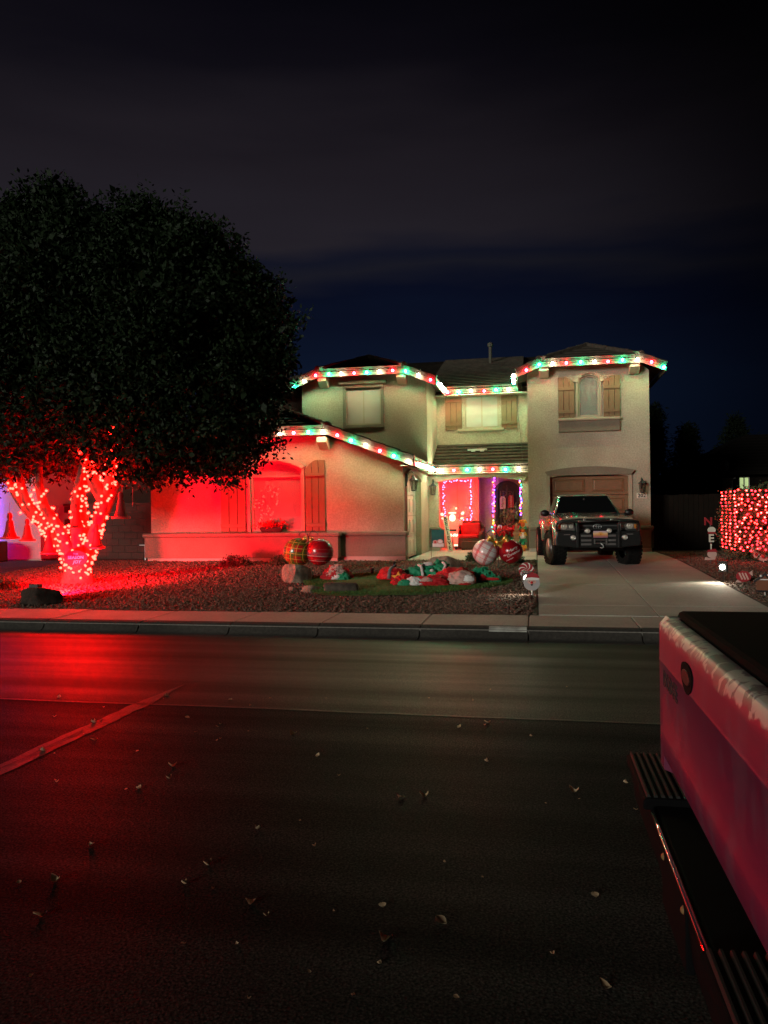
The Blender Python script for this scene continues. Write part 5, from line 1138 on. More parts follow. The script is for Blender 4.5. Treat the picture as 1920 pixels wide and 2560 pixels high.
for sx in (-1, 1):                              # doors, handles, mirrors, wheels
    d = MB(); d.prism([(.70, .60), (1.92, .60), (1.92, 1.155), (.70, 1.155)], 'x', sx * .862, sx * .868); dr = d.build('door', TPAINT, tk, bevel=.004)
    MB().tube([(sx * .875, 1.62, 1.02), (sx * .895, 1.66, 1.02), (sx * .895, 1.78, 1.02), (sx * .875, 1.82, 1.02)], .013, 6).build('handle', TPAINT, dr)
    m_ = MB().ball((sx * .99, .72, 1.235), .105, 14, 10, 1.05, .62, .80).build('mirror', TRIMK, tk, smooth=True)
    MB().tube([(sx * .80, .76, 1.19), (sx * .92, .73, 1.20)], .022, 6).build('bracket', TRIMK, m_)
    MB().box(sx * .885 - .03, sx * .885 + .03, .62, 2.55, .50, .545).build('side_step', TRIMK, tk, bevel=.01)
    for yc in (0, 3.2):
        wl = bpy.data.objects.new('wheel', None); COL.objects.link(wl); wl.parent = tk; wl.location = (sx * .83, yc, .42)
        if yc == 0: wl.rotation_euler = (0, 0, R(12))
        S = sx
        pf = [(.235, -.15), (.30, -.165), (.375, -.16), (.405, -.13), (.415, -.06), (.418, 0), (.415, .06), (.405, .13), (.375, .16), (.30, .165), (.235, .15)]
        b = MB().lathe(pf, (0, 0, 0), 30, 'x')
        b.f = b.f[:-2]; b.mi = b.mi[:-2]; smooth_angle(b.build('tyre', RUBBER, wl), 40)
        b = MB()
        for k in range(30):                     # tread blocks
            a = 2 * math.pi * k / 30
            for x0, da in ((-.125, .0), (-.04, .5), (.045, 0), (.12, .5)):
                q = a + da * 2 * math.pi / 30; c, s_ = math.cos(q), math.sin(q); R0, R1 = .408, .428
                u = Vector((0, c, s_)); v = Vector((0, -s_, c)); X = Vector((1, 0, 0)); ce = X * x0
                P = [ce + u * r_ + v * (sv * .028) + X * (sxx * .033) for r_ in (R0, R1) for sv in (-1, 1) for sxx in (-1, 1)]
                b.add(P, [(4, 5, 7, 6), (0, 1, 5, 4), (2, 6, 7, 3), (0, 4, 6, 2), (1, 3, 7, 5)])
        b.build('tread', RUBBER, wl)
        ox = S * .10
        b = MB().lathe([(.240, ox + S * .05), (.225, ox + S * .03), (.20, ox - S * .02), (.19, -S * .05), (.10, -S * .02), (.085, S * .05), (.07, S * .07), (.002, S * .07)], (0, 0, 0), 24, 'x'); b.build('rim', mat('rim_paint', (.16, .16, .17), .4, .6) if 'rim_paint' not in MATS else MATS['rim_paint'], wl, smooth=True)
        b = MB()
        for k in range(6):
            a = 2 * math.pi * k / 6; b.tube([(S * .05, .07 * math.cos(a), .07 * math.sin(a)), (S * .09, .15 * math.cos(a), .15 * math.sin(a)), (S * .125, .225 * math.cos(a), .225 * math.sin(a))], [.03, .024, .028], 6)
        b.build('spoke', MATS['rim_paint'], wl, smooth=True)
MB().box(-.5, .5, -.25, .12, .42, .60).box(-.80, .80, -.06, .06, .36, .46).box(-.35, .35, .2, 2.4, .42, .60).box(-.75, .75, 3.12, 3.28, .36, .48).build('chassis', TRIMK, tk)
# nose: grille, headlights, bull bar
MB().box(-.46, .46, -.87, -.80, .74, 1.03).build('grille', TRIMK, tk, bevel=.02)
b = MB()
for z in (.80, .87, .95): b.box(-.43, .43, -.885, -.868, z - .012, z + .012)
b.build('grille_bar', mat('grille_grey', (.07, .07, .072), .4), tk)
em = MB()
for rx, rz, tx_ in ((.085, .058, .010), (.030, .055, .007)): em.tube([(rx * math.cos(a), -.895, .93 + rz * math.sin(a)) for a in [2 * math.pi * k / 20 for k in range(21)]], tx_, 5, False)
em.tube([(.062 * math.cos(a), -.895, .953 + .022 * math.sin(a)) for a in [2 * math.pi * k / 20 for k in range(21)]], .007, 5, False); em.build('emblem', STEEL, tk, smooth=True)
for sx in (-1, 1):
    h = bpy.data.objects.new('headlight', None); COL.objects.link(h); h.parent = tk
    MB().prism([(sx * .47, .845), (sx * .84, .875), (sx * .845, .99), (sx * .78, 1.03), (sx * .50, 1.015)][::sx], 'y', -.845, -.80).build('housing', mat('lamp_housing', (.45, .42, .40), .3, .6) if 'lamp_housing' not in MATS else MATS['lamp_housing'], h, bevel=.01)
    MB().lathe([(.075, -.85), (.07, -.862), (.045, -.85), (.02, -.853), (.002, -.864)], (sx * .71, 0, .942), 18, 'y').build('reflector', REFL, h, smooth=True)
    MB().lathe([(.048, -.85), (.045, -.86), (.03, -.85), (.002, -.858)], (sx * .56, 0, .935), 16, 'y').build('reflector', REFL, h, smooth=True)
    MB().box(min(sx * .79, sx * .84), max(sx * .79, sx * .84), -.858, -.84, .885, .985).build('indicator', AMBER, h, bevel=.004)
    MB().prism([(sx * .475, .85), (sx * .845, .88), (sx * .85, .985), (sx * .785, 1.025), (sx * .505, 1.01)][::sx], 'y', -.880, -.874).build('lens', LAMPG, h)
bb = bpy.data.objects.new('bull_bar', None); COL.objects.link(bb); bb.parent = tk
MB().prism([(-.90, .52), (-.46, .47), (.46, .47), (.90, .52), (.92, .68), (.88, .835), (.48, .84), (.45, .80), (-.45, .80), (-.48, .84), (-.88, .835), (-.92, .68)], 'y', -1.02, -.80).build('bumper', TRIMK, bb, bevel=.02)
b = MB()
for sx in (-1, 1):
    b.tube(dense([(sx * .43, -1.02, .83), (sx * .44, -1.03, 1.0), (sx * .50, -1.03, 1.045), (sx * .80, -1.0, 1.04), (sx * .875, -.96, 1.0), (sx * .885, -.93, .88), (sx * .88, -.93, .82)], 5), .026, 8)
b.tube([(-.44, -1.03, 1.04), (0, -1.03, 1.055), (.44, -1.03, 1.04)], .028, 8); b.build('hoop', TRIMK, bb, smooth=True)
for sx in (-1, 1): MB().prism([(-1.06, .47), (-.98, .47), (-.98, 1.03), (-1.06, .98)], 'x', sx * .44 - .025, sx * .44 + .025).build('upright', TRIMK, bb, bevel=.008)
MB().box(-.42, .42, -1.045, -1.0, .865, .885).build('crossbar', TRIMK, bb)
slot = mat('slot_grey', (.11, .10, .10), .5)
for sx in (-1, 1):
    for z in (.735, .635, .55): MB().box(min(sx * .15, sx * .37), max(sx * .15, sx * .37), -1.028, -1.018, z - .022, z + .022).build('slot', slot, bb)
    MB().box(min(sx * .60, sx * .74), max(sx * .60, sx * .74), -1.026, -1.018, .755, .775).build('slot', slot, bb)
def fog(x, y, z, r):
    f = bpy.data.objects.new('fog_lamp', None); COL.objects.link(f); f.parent = tk
    MB().lathe([(r * 1.15, y + .05), (r * 1.18, y - .02), (r * 1.02, y - .03), (r, y - .01), (.002, y - .01)], (x, 0, z), 18, 'y').build('rim', STEEL, f, smooth=True)
    MB().lathe([(r, y - .012), (r * .7, y - .022), (r * .35, y - .012), (.002, y - .03)], (x, 0, z), 16, 'y').build('reflector', REFL, f, smooth=True)
for x, y, z, r in ((-.54, -1.03, .70, .052), (.56, -1.03, .70, .052), (-.235, -1.05, .845, .050), (.225, -1.05, .845, .050)): fog(x, y, z, r)
for x in (-.28, .30): MB().box(x - .03, x + .03, -.98, -.93, 1.06, 1.10).build('hood_light', STEEL, tk, bevel=.006)
MB().prism([(-.80, 1.035), (-.4, 1.075), (.4, 1.075), (.80, 1.035), (.78, 1.085), (.4, 1.115), (-.4, 1.115), (-.78, 1.085)], 'y', -.90, -.83).build('hood_deflector', BLACKP, tk, bevel=.01)
def plate_mat():
    m = bpy.data.materials.new('licence_plate'); m.use_nodes = True; nt = m.node_tree; N = nt.nodes; L = nt.links
    tc = N.new('ShaderNodeTexCoord'); sx = N.new('ShaderNodeSeparateXYZ'); L.new(tc.outputs['Object'], sx.inputs[0])
    mr = N.new('ShaderNodeMapRange'); mr.inputs[1].default_value = -.075; mr.inputs[2].default_value = .075; L.new(sx.outputs[2], mr.inputs[0])
    r = N.new('ShaderNodeValToRGB'); L.new(mr.outputs[0], r.inputs[0]); e = r.color_ramp.elements
    e[0].color = (.25, .10, .20, 1); e[1].color = (.55, .40, .55, 1)
    for p, c in ((.35, (.55, .22, .10)), (.6, (.75, .50, .22))): k = e.new(p); k.color = (*c, 1)
    L.new(r.outputs[0], N['Principled BSDF'].inputs['Base Color']); return m
pl = MB().box(-.155, .155, -.008, .004, -.075, .075).build('licence_plate', plate_mat(), tk, bevel=.006, loc=(.045, -1.045, .765))
b = MB()
for k in range(11):                             # printed sunburst
    a = R(8 + 16.4 * k); b.prism([(0, -.015), (.062 * math.cos(a - .07), -.015 + .075 * math.sin(a - .07)), (.062 * math.cos(a + .07), -.015 + .075 * math.sin(a + .07))], 'y', -.0105, -.0085)
b.build('sunburst', CGOLD, pl); MB().prism(flat_disc(.02, 10), 'y', -.012, -.0108).build('star', AMBER, pl)
wn = bpy.data.objects.new('winch', None); COL.objects.link(wn); wn.parent = tk
b = MB()
for x in (-.085, .17): b.box(x - .012, x + .012, -1.07, -1.03, .555, .665)
for z in (.575, .645): b.tube([(-.08, -1.055, z), (.165, -1.055, z)], .012, 8)
b.build('fairlead', STEEL, wn)
MB().tube([(.04, -1.06, .60), (.05, -1.08, .56), (.09, -1.085, .53), (.10, -1.085, .49), (.06, -1.085, .465), (.02, -1.085, .48)], [.012, .014, .018, .018, .015, .008], 7).build('hook', STEEL, wn, smooth=True)

# ------------------------------------------------------------------ the near pickup: tailgate, bumper, covered bed, cab out of frame
def worn_paint():
    m = bpy.data.materials.new('peeling_red_paint'); m.use_nodes = True; nt = m.node_tree; N = nt.nodes; L = nt.links; b = N['Principled BSDF']
    tc = N.new('ShaderNodeTexCoord'); mp = N.new('ShaderNodeMapping'); mp.inputs['Scale'].default_value = (1, 4.2, 1.6); L.new(tc.outputs['Object'], mp.inputs[0])
    n = N.new('ShaderNodeTexNoise'); n.inputs['Scale'].default_value = 2.6; n.inputs['Detail'].default_value = 4; L.new(mp.outputs[0], n.inputs[0])
    r = N.new('ShaderNodeValToRGB'); L.new(n.outputs[0], r.inputs[0]); e = r.color_ramp.elements; e[0].position = .47; e[0].color = (.16, .016, .055, 1); e[1].position = .68; e[1].color = (.15, .045, .085, 1)
    # clear coat peeled to pale primer along the upper edge
    sx = N.new('ShaderNodeSeparateXYZ'); L.new(tc.outputs['Object'], sx.inputs[0])
    n2 = N.new('ShaderNodeTexNoise'); n2.inputs['Scale'].default_value = 8; n2.inputs['Detail'].default_value = 3; n2.inputs['Distortion'].default_value = .8; L.new(tc.outputs['Object'], n2.inputs[0])
    a = N.new('ShaderNodeMath'); a.operation = 'MULTIPLY_ADD'; L.new(n2.outputs[0], a.inputs[0]); a.inputs[1].default_value = .09; L.new(sx.outputs[2], a.inputs[2])
    g = N.new('ShaderNodeMapRange'); g.inputs[1].default_value = 1.252; g.inputs[2].default_value = 1.260; L.new(a.outputs[0], g.inputs[0])
    n3 = N.new('ShaderNodeTexNoise'); n3.inputs['Scale'].default_value = 15; n3.inputs['Detail'].default_value = 2; n3.inputs['Distortion'].default_value = 1; L.new(tc.outputs['Object'], n3.inputs[0])
    r3 = N.new('ShaderNodeValToRGB'); L.new(n3.outputs[0], r3.inputs[0]); f = r3.color_ramp.elements; f[0].position = .47; f[0].color = (.16, .09, .10, 1); f[1].position = .52; f[1].color = (.46, .40, .35, 1)
    x = N.new('ShaderNodeMixRGB'); L.new(g.outputs[0], x.inputs[0]); L.new(r.outputs[0], x.inputs[1]); L.new(r3.outputs[0], x.inputs[2]); L.new(x.outputs[0], b.inputs['Base Color'])
    b.inputs['Roughness'].default_value = .42; return m
WORN = worn_paint()
np_ = thing('near_pickup', 'dark red pickup with peeling paint seen from behind at the right edge', 'pickup', (0, 0, 0))
tgp = [(.452, .74), (.440, .76), (.430, .82), (.432, .86), (.440, .875), (.438, 1.0), (.434, 1.098), (.428, 1.106), (.431, 1.118), (.432, 1.19), (.438, 1.225), (.452, 1.246), (.475, 1.252), (.50, 1.25), (.50, .74)]
tg = smooth_angle(MB().prism(tgp, 'y', 1.50, 2.925).build('tailgate', WORN, np_, bevel=.004), 35)
MATTE = mat('matte_black', (.004, .004, .0045), .85, spec=.06)
o = MB().prism([(2.40 + .085 * math.cos(2 * math.pi * k / 20), 1.152 + .046 * math.sin(2 * math.pi * k / 20) + .006 * math.cos(4 * math.pi * k / 20)) for k in range(20)], 'x', .427, .436).build('handle', MATTE, tg, bevel=.003)
MB().prism([(2.40 + .06 * math.cos(2 * math.pi * k / 16), 1.150 + .022 * math.sin(2 * math.pi * k / 16)) for k in range(16)], 'x', .424, .4275).build('latch', BLACKP, o, bevel=.002)
text('DODGE', .075, INK, 'lettering', tg, (.4335, 2.725, 1.050), (R(90), 0, R(-90)), .0015, bold=.002)
for y0, y1 in ((2.94, 3.02), (1.34, 1.485)):
    MB().prism([(.445, .70), (.445, 1.22), (.47, 1.25), (2.6, 1.27), (2.6, .62), (1.75, .62)] + [(1.28 + .47 * math.cos(R(a)), .46 + .47 * math.sin(R(a))) for a in range(20, 181, 20)] + [(.70, .60)], 'y', y0, y1).build('bed_side', WORN, np_, bevel=.02)
for y in (1.38,):
    tlm = MB().box(.428, .446, y, y + .085, .80, 1.19).build('tail_lamp', mat('tail_lamp_red', (.28, .004, .006), .15, coat=.6) if 'tail_lamp_red' not in MATS else MATS['tail_lamp_red'], np_, bevel=.01)
    MB().box(.424, .429, y + .01, y + .075, .81, .89).build('reverse_lens', PLASTW, tlm)
MB().box(.505, 2.55, 1.48, 3.00, 1.235, 1.272).build('bed_cover', mat('vinyl_cover', (.003, .003, .003), .9, spec=.05), np_, bevel=.02)
MB().box(.50, 2.6, 1.5, 3.04, .60, .68).box(.4, 5.2, 2.0, 2.5, .42, .60).build('chassis', BLACKP, np_)
MB().prism([(2.62, .62), (5.3, .62), (5.35, 1.12), (4.2, 1.25), (3.6, 1.75), (2.85, 1.78), (2.62, 1.28)], 'y', 1.34, 3.02).build('cab', WORN, np_, bevel=.05)
for y in (1.52, 3.0):
    for x in (1.28, 4.7):
        b = MB().lathe([(.2, -.12), (.36, -.13), (.38, -.08), (.38, .08), (.36, .13), (.2, .12)], (x, y, .38), 24, 'y'); wl = b.build('wheel', RUBBER, np_, smooth=True)
        MB().lathe([(.20, -.10), (.12, -.06), (.002, -.05)], (x, y, .38), 18, 'y').build('rim', STEEL, wl, smooth=True)
RIB = mat('worn_rubber', (.02, .02, .019), .7, spec=.2)
bp = MB().prism([(.40, .44), (.372, .50), (.362, .60), (.366, .645), (.38, .655), (.505, .655), (.505, .44)], 'y', 1.28, 3.20).build('rear_bumper', MATTE, np_, bevel=.006)  # chrome bumper coloured matte black for the dark road it mirrors
MB().tube([(.366, 2.665, .650), (.362, 2.5, .652), (.362, 1.9, .652), (.366, 1.3, .650)], .0085, 8).build('glint_bead', CHROME, bp, smooth=True)  # bead added to carry the bright reflection along the bumper edge
for y0, y1 in ((2.70, 3.195), (1.29, 1.80)):
    MB().prism([(.340, .640), (.340, .668), (.352, .678), (.50, .678), (.50, .640)], 'y', y0, y1).build('step_pad', MATTE, bp, bevel=.006)
    for k in range(6): x = .352 + k * .024; MB().prism([(x, .677), (x + .004, .687), (x + .010, .687), (x + .014, .677)], 'y', y0 + .012, y1 - .012).build('step_rib', RIB, bp)
MB().box(.356, .38, 2.05, 2.42, .47, .64).build('plate_recess', MATTE, bp, bevel=.004)
for y in (2.08, 2.39): MB().ball((.36, y, .62), .012, 8, 6).build('plate_lamp', mat('amber_clear', (.25, .14, .06), .25) if 'amber_clear' not in MATS else MATS['amber_clear'], bp, smooth=True)

# ------------------------------------------------------------------ porch furniture and decorations
t = thing('porch_chair', 'dark wicker armchair with red cushions on the porch', 'chair', (-2.12, 25.0, .415), R(-6))
WICK = mat('wicker', (.09, .045, .03), .7, col2=(.05, .025, .018), scale=30, amt=.8, bump=.5, bscale=60)
MB().prism([(-.45, .05), (.45, .05), (.45, .36), (-.45, .36)], 'y', -.36, .34).build('seat_frame', WICK, t, bevel=.03)
MB().prism([(-.42, .30), (.42, .30), (.44, .70), (.30, .92), (-.30, .92), (-.44, .70)], 'y', .22, .36).build('backrest', WICK, t, bevel=.05)
for x in (-.40, .40): MB().prism([(-.36, .05), (.30, .05), (.32, .72), (.05, .58), (-.30, .56), (-.37, .50)], 'x', x - .06, x + .06).build('armrest', WICK, t, bevel=.03)
for x in (-.38, .38):
    for y in (-.31, .29): MB().box(x - .03, x + .03, y - .03, y + .03, 0, .06).build('leg', WICK, t)
MB().box(-.33, .33, -.37, .22, .36, .48).build('seat_cushion', CRED, t, bevel=.045, segs=3); MB().box(-.31, .31, .08, .22, .46, .84).build('back_cushion', CRED, t, bevel=.05, segs=3)
t = thing('ottoman', 'low dark wicker footstool in front of the porch chair', 'footstool', (-2.05, 24.5, .415), R(-4)); MB().box(-.28, .28, -.18, .18, .03, .27).build('base', WICK, t, bevel=.02)
for x in (-.24, .24): MB().box(x - .02, x + .02, -.15, .15, 0, .035).build('foot', WICK, t)
# glowing bearded figure
t = thing('light_up_figure', 'glowing white bearded figure in a red suit waving on the porch', 'figure', (-2.62, 24.42, .415), R(6))
bm = bmesh.new(); me = bpy.data.meshes.new('figure')
J = {'p': (0, 0, .52), 'w': (0, 0, .70), 'c': (0, 0, .88), 'n': (0, 0, .99), 'h': (0, -.01, 1.10), 'hip1': (-.09, 0, .48), 'k1': (-.10, 0, .25), 'f1': (-.10, 0, .06), 't1': (-.11, -.10, .04), 'hip2': (.09, 0, .48), 'k2': (.10, 0, .25), 'f2': (.10, 0, .06), 't2': (.11, -.10, .04),
     's1': (-.17, 0, .90), 'e1': (-.26, -.02, .86), 'a1': (-.31, -.05, 1.02), 's2': (.17, 0, .90), 'e2': (.27, -.03, .84), 'a2': (.31, -.05, 1.05), 'hand2': (.325, -.05, 1.12), 'hand1': (-.325, -.06, 1.09)}
RAD = {'p': .20, 'w': .21, 'c': .18, 'n': .08, 'h': .105, 'hip1': .11, 'k1': .085, 'f1': .065, 't1': .05, 'hip2': .11, 'k2': .085, 'f2': .065, 't2': .05, 's1': .09, 'e1': .065, 'a1': .05, 'hand1': .045, 's2': .09, 'e2': .065, 'a2': .05, 'hand2': .045}
ks = list(J); ED = [('p', 'w'), ('w', 'c'), ('c', 'n'), ('n', 'h'), ('p', 'hip1'), ('hip1', 'k1'), ('k1', 'f1'), ('f1', 't1'), ('p', 'hip2'), ('hip2', 'k2'), ('k2', 'f2'), ('f2', 't2'), ('c', 's1'), ('s1', 'e1'), ('e1', 'a1'), ('a1', 'hand1'), ('c', 's2'), ('s2', 'e2'), ('e2', 'a2'), ('a2', 'hand2')]
me.from_pydata([J[k] for k in ks], [(ks.index(a), ks.index(c)) for a, c in ED], []); fig = bpy.data.objects.new('figure_body', me); COL.objects.link(fig); fig.parent = t
fig.modifiers.new('skin', 'SKIN'); 
for i, k in enumerate(ks): me.skin_vertices[0].data[i].radius = (RAD[k], RAD[k] * .9); me.skin_vertices[0].data[i].use_root = k == 'p'
sb = fig.modifiers.new('subd', 'SUBSURF'); sb.levels = 2; sb.render_levels = 2
me2 = bpy.data.meshes.new_from_object(fig.evaluated_get(bpy.context.evaluated_depsgraph_get())); fig.modifiers.clear(); fig.data = me2
FIGR = emis('figure_suit', (1, .13, .08), 1.3)
me2.materials.append(FIGR); me2.materials.append(E_FIGW); me2.materials.append(PLASTK); me2.materials.append(emis('figure_skin', (1, .42, .26), 1.0))
me2.polygons.foreach_set('use_smooth', [True] * len(me2.polygons))
for q in me2.polygons:
    c = q.center
    q.material_index = 2 if c.z < .12 else (1 if c.z < .17 or (.44 < c.z < .50 and abs(c.x) < .3) else (3 if c.z > 1.0 and abs(c.x) < .15 else (1 if c.z > .98 and abs(c.x) > .22 and c.z < 1.03 else 0)))
MB().ball((0, -.09, 1.02), .105, 14, 10, .95, .55, 1.15).build('beard', E_FIGW, t, smooth=True)
MB().lathe([(.12, 1.155), (.125, 1.19), (.11, 1.20)], (0, 0, 0), 16).build('hat_trim', E_FIGW, t, smooth=True)
MB().tube([(0, 0, 1.18), (.01, 0, 1.27), (.05, 0, 1.34), (.11, 0, 1.33)], [.11, .085, .05, .02], 10).build('hat', FIGR, t, smooth=True); MB().ball((.12, 0, 1.32), .035, 10, 8).build('pompom', E_FIGW, t, smooth=True)
MB().ball((0, -.125, 1.105), .02, 8, 6).build('nose', FIGR, t, smooth=True)
for x in (-.04, .04): MB().ball((x, -.105, 1.135), .012, 6, 5).build('eye', INK, t)
MB().lathe([(.195, .60), (.205, .63), (.20, .66)], (0, 0, 0), 18, 'z', 1, .92).build('belt', PLASTK, t, smooth=True)
for hx, hz, sg in ((-.33, 1.13, -1), (.33, 1.16, 1)):
    b = MB()
    for k in range(4): b.tube([(hx + sg * (-.025 + .017 * k), -.055, hz - .03), (hx + sg * (-.03 + .021 * k), -.06, hz + .02 + .008 * (k in (1, 2))), (hx + sg * (-.032 + .023 * k), -.065, hz + .045 + .01 * (k in (1, 2)))], [.011, .010, .008], 6)
    b.tube([(hx - sg * .02, -.06, hz - .04), (hx - sg * .05, -.07, hz - .01), (hx - sg * .06, -.07, hz + .015)], [.012, .011, .008], 6); b.build('fingers', E_FIGW, t, smooth=True)
# tall leaning board
t = thing('word_board', 'tall narrow white BELIEVE board leaning on the porch', 'sign', (-2.62, 23.78, .415)); t.rotation_euler = (R(-6), R(-9), 0)
MB().box(-.075, .075, -.012, .012, 0, 1.10).build('board', SIGNW, t, bevel=.004)
for i, ch in enumerate('BELIEVE'): text(ch, .165, INK, 'lettering', t, (0, -.0145, 1.01 - i * .152), FACE, .001, bold=.004)
# garden flag
t = thing('garden_flag', 'small teal garden flag with round cookies printed, on a thin stand', 'flag', (-2.40, 18.9, .40))
MB().tube([(-.165, 0, -.1), (-.165, 0, .82)], .006, 5).tube([(-.165, 0, .80), (.18, 0, .80)], .006, 5).tube([(-.165, 0, .04), (-.05, 0, .04), (-.05, 0, -.1)], .006, 5).build('stand', IRON, t)
MB().box(-.15, .165, -.004, .004, .36, .79).build('flag_cloth', mat('teal_print', (.02, .16, .15), .8, col2=(.01, .07, .07), scale=4, amt=.8), t)
MB().box(-.13, .15, -.009, -.0045, .37, .46).build('plate_print', CWHITE, t)
for x, z, q, m_ in ((-.06, .49, .062, CSKIN), (.06, .50, .075, CSKIN), (.06, .50, .05, CWHITE), (-.06, .49, .03, CRED)): MB().prism([(p[0] + x, p[1] + z) for p in flat_disc(q, 16, 1, .8)], 'y', -.010 - (.003 if q < .06 else 0), -.0050).build('cookie_print', m_, t)
# potted plant, poinsettia, tall wrapped figures by the right pillar
t = thing('potted_poinsettia', 'red flowering poinsettia in a pot on the right of the porch', 'plant', (-.86, 24.1, .415))
MB().lathe([(.10, 0), (.15, .22), (.16, .25), (.13, .25), (.125, .22)], (0, 0, 0), 16).build('pot', GOLD, t, smooth=True)
r_ = np.random.RandomState(3); P = np.stack([r_.normal(0, .15, 60), r_.normal(0, .12, 60), r_.uniform(.52, .66, 60)], 1); leaf_mesh('bracts', P, 6, .03, .13, .07, 3, mat('poinsettia_red', (.60, .012, .02), .55), t)
P = np.stack([r_.normal(0, .15, 70), r_.normal(0, .12, 70), r_.uniform(.28, .5, 70)], 1); leaf_mesh('foliage', P, 6, .04, .10, .05, 4, mat('pot_leaf', (.05, .16, .07), .5), t)
t = thing('potted_tree', 'loose dark leafed potted tree in front of the front door', 'plant', (-.60, 24.6, .415))
MB().lathe([(.13, 0), (.18, .30), (.19, .33), (.15, .33)], (0, 0, 0), 16).build('pot', BLACKP, t, smooth=True)
b = MB().tube([(0, 0, .3), (.02, 0, .8), (-.03, 0, 1.5)], .014, 6); r_ = np.random.RandomState(12); P = np.stack([r_.normal(.02, .22, 150), r_.normal(0, .15, 150), r_.uniform(.6, 1.28, 150)], 1)
for q in P[:30]: b.tube([(0, 0, max(.5, q[2] - .4)), tuple(q)], .006, 4)
b.build('stem', BARK, t); leaf_mesh('foliage', P, 5, .05, .10, .045, 13, mat('olive_leaf', (.11, .12, .06), .6, col2=(.16, .16, .09), scale=6, amt=.8), t)
t = thing('wooden_crate_stack', 'brown slatted wooden tree cutout beside the poinsettia', 'decoration', (-.60, 23.7, .415)); WD = mat('raw_wood', (.35, .20, .12), .7, col2=(.25, .13, .07), scale=8, amt=.7)
for i, wd in enumerate((.26, .20, .24, .17, .20, .12, .08)): MB().box(-wd / 2, wd / 2, -.02, .02, .03 + i * .115, .03 + i * .115 + .10).build('slat', WD, t, bevel=.004)
MB().box(-.02, .02, .021, .05, 0, .85).build('post', WD, t)
t = thing('wrapped_post', 'orange and green ribboned decoration post by the right porch pillar', 'decoration', (-.40, 23.55, .415)); OR = mat('orange_print', (.65, .16, .03), .6)
for i, (q, m_) in enumerate(((.075, OR), (.055, CGREEN), (.08, CWHITE), (.06, OR), (.06, OR))): MB().lathe([(q * .8, i * .19), (q, i * .19 + .03), (q, i * .19 + .155), (q * .7, i * .19 + .187)], (0, 0, .0), 12).build('segment', m_, t, smooth=True)
for i in range(5):
    for sg in (-1, 1): MB().tube([(0, -.05, .12 + i * .19), (sg * .08, -.08, .17 + i * .19), (sg * .11, -.07, .10 + i * .19), (sg * .03, -.06, .11 + i * .19)], [.012, .03, .028, .01], 6).build('ribbon', CGREEN if i % 2 else CGOLD, t, smooth=True)
for body, x, z, m_, ink, l in (('Merry', -1.10, 1.91, SIGNW, INK, 'cream hanging tag reading Merry on the front door'), ('Christmas', -.83, 1.95, mat('tag_red', (.42, .05, .055), .6), LETW, 'red hanging tag reading Christmas on the front door')):
    t = thing('door_tag', l, 'sign', (x, 26.13, z)); MB().prism([(-.095, -.21), (.095, -.21), (.095, .14), (.055, .21), (-.055, .21), (-.095, .14)], 'y', -.008, .008).build('tag', m_, t)
    MB().tube([(0, 0, .19), (0, .01, .46)], .005, 4).build('cord', INK, t); text(body, .13 if len(body) < 6 else .095, ink, 'lettering', t, (0, -.0095, -.01), (R(90), R(-90), 0), .001, shear=.3)
t = thing('globe_ornament', 'small blue and white globe ornament on a stick by the door', 'ornament', (-1.12, 24.3, .415)); MB().tube([(0, 0, 0), (0, 0, .62)], .008, 5).build('stick', IRON, t); MB().ball((0, 0, .70), .085, 14, 10).build('globe', stripes('globe_print', (.7, .7, .72), [('x', 9, .1, .4, (.05, .06, .4), .9)]), t, smooth=True)
t = thing('flower_basket', 'dark basket of red flowers on the planter ledge under the window', 'basket', (-6.75, 19.02, 1.155))
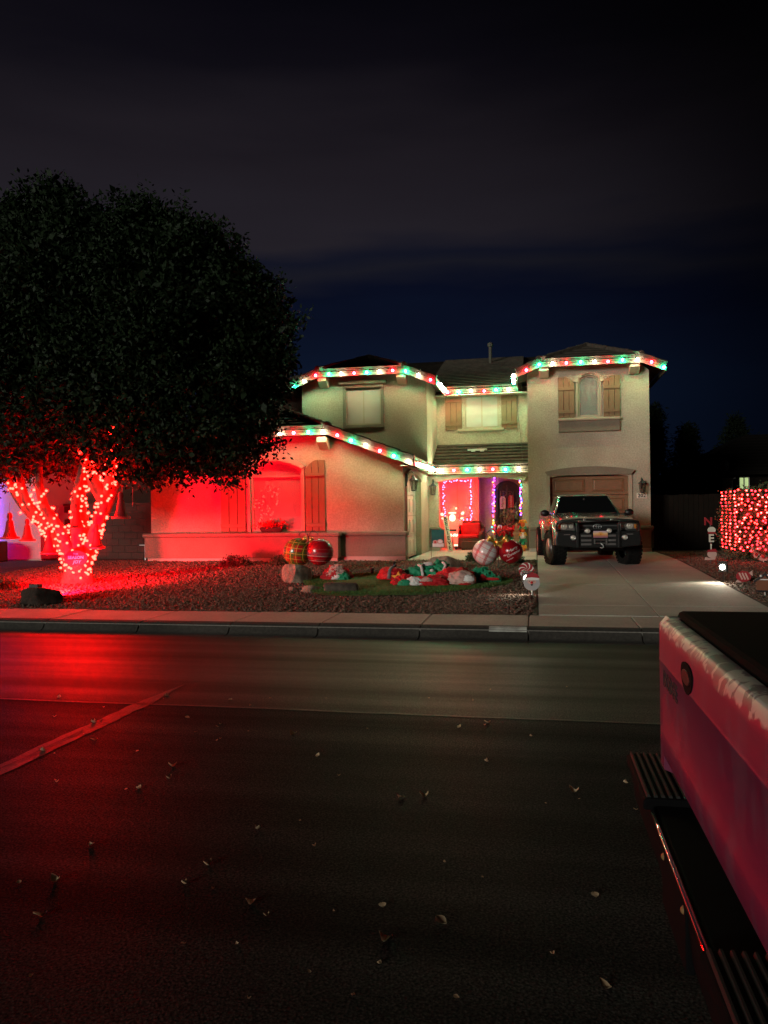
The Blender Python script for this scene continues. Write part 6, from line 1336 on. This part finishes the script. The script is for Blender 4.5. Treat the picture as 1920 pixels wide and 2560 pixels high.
MB().lathe([(.26, 0), (.33, .10), (.34, .14), (.29, .13)], (0, 0, 0), 20, 'z', 1, .36).build('basket', mat('dark_basket', (.05, .035, .03), .85, bump=.8, bscale=30), t, smooth=True)
r_ = np.random.RandomState(8); P = np.stack([r_.normal(.0, .15, 70), r_.normal(0, .05, 70), r_.uniform(.13, .24, 70)], 1); stuff(leaf_mesh('flowers', P, 6, .03, .08, .04, 5, MATS['poinsettia_red'], t, .4))

# ------------------------------------------------------------------ dry leaves blown over the street
LM = []
for k in range(4):
    b = MB(); n = 5; L_, W_ = .075, (.036, .028, .042, .03)[k]; vs = []
    for i in range(n + 1):
        u = i / n; ww = W_ * math.sin(math.pi * min(.97, max(.05, u ** (.8 + .2 * k)))) ; z = .004 + (.010 + .004 * k) * (2 * u - 1) ** 2 + .008 * math.sin(u * 5 + k)
        vs += [(L_ * (u - .5), -ww, z + .008 + .003 * k), (L_ * (u - .5), 0, z), (L_ * (u - .5), ww, z + .007)]
    b.add(vs, [(3 * i + j, 3 * i + j + 1, 3 * i + j + 4, 3 * i + j + 3) for i in range(n) for j in range(2)])
    o = b.build('fallen_leaf', mat('dry_leaf', (.40, .24, .13), .7, col2=(.60, .48, .32), scale=20, amt=.8) if 'dry_leaf' not in MATS else MATS['dry_leaf'], smooth=True); LM.append(o.data); bpy.data.objects.remove(o)
rr = random.Random(77); C_, S_ = math.cos(R(11.2)), math.sin(R(11.2)); k = 0
while k < 84:
    dpt = 2.6 + 4.6 * rr.random() ** 1.4; lat = rr.uniform(-.52, .40) * dpt
    x, y = lat * C_ - dpt * S_, lat * S_ + dpt * C_
    if x > .25 and y < 3.4: continue
    o = bpy.data.objects.new('fallen_leaf', LM[rr.randrange(4)]); COL.objects.link(o); o.location = (x, y, .002); s_ = rr.uniform(.15, .35) if rr.random() < .62 else rr.uniform(.45, .75)
    o.scale = (s_,) * 3; o.rotation_euler = (rr.uniform(-.08, .08), rr.uniform(-.08, .08), rr.uniform(0, 6.28))
    thing('fallen_leaf', 'dry curled brown leaf lying on the dark asphalt of the street', 'leaf', group='dry leaves scattered on the street', obj=o); k += 1
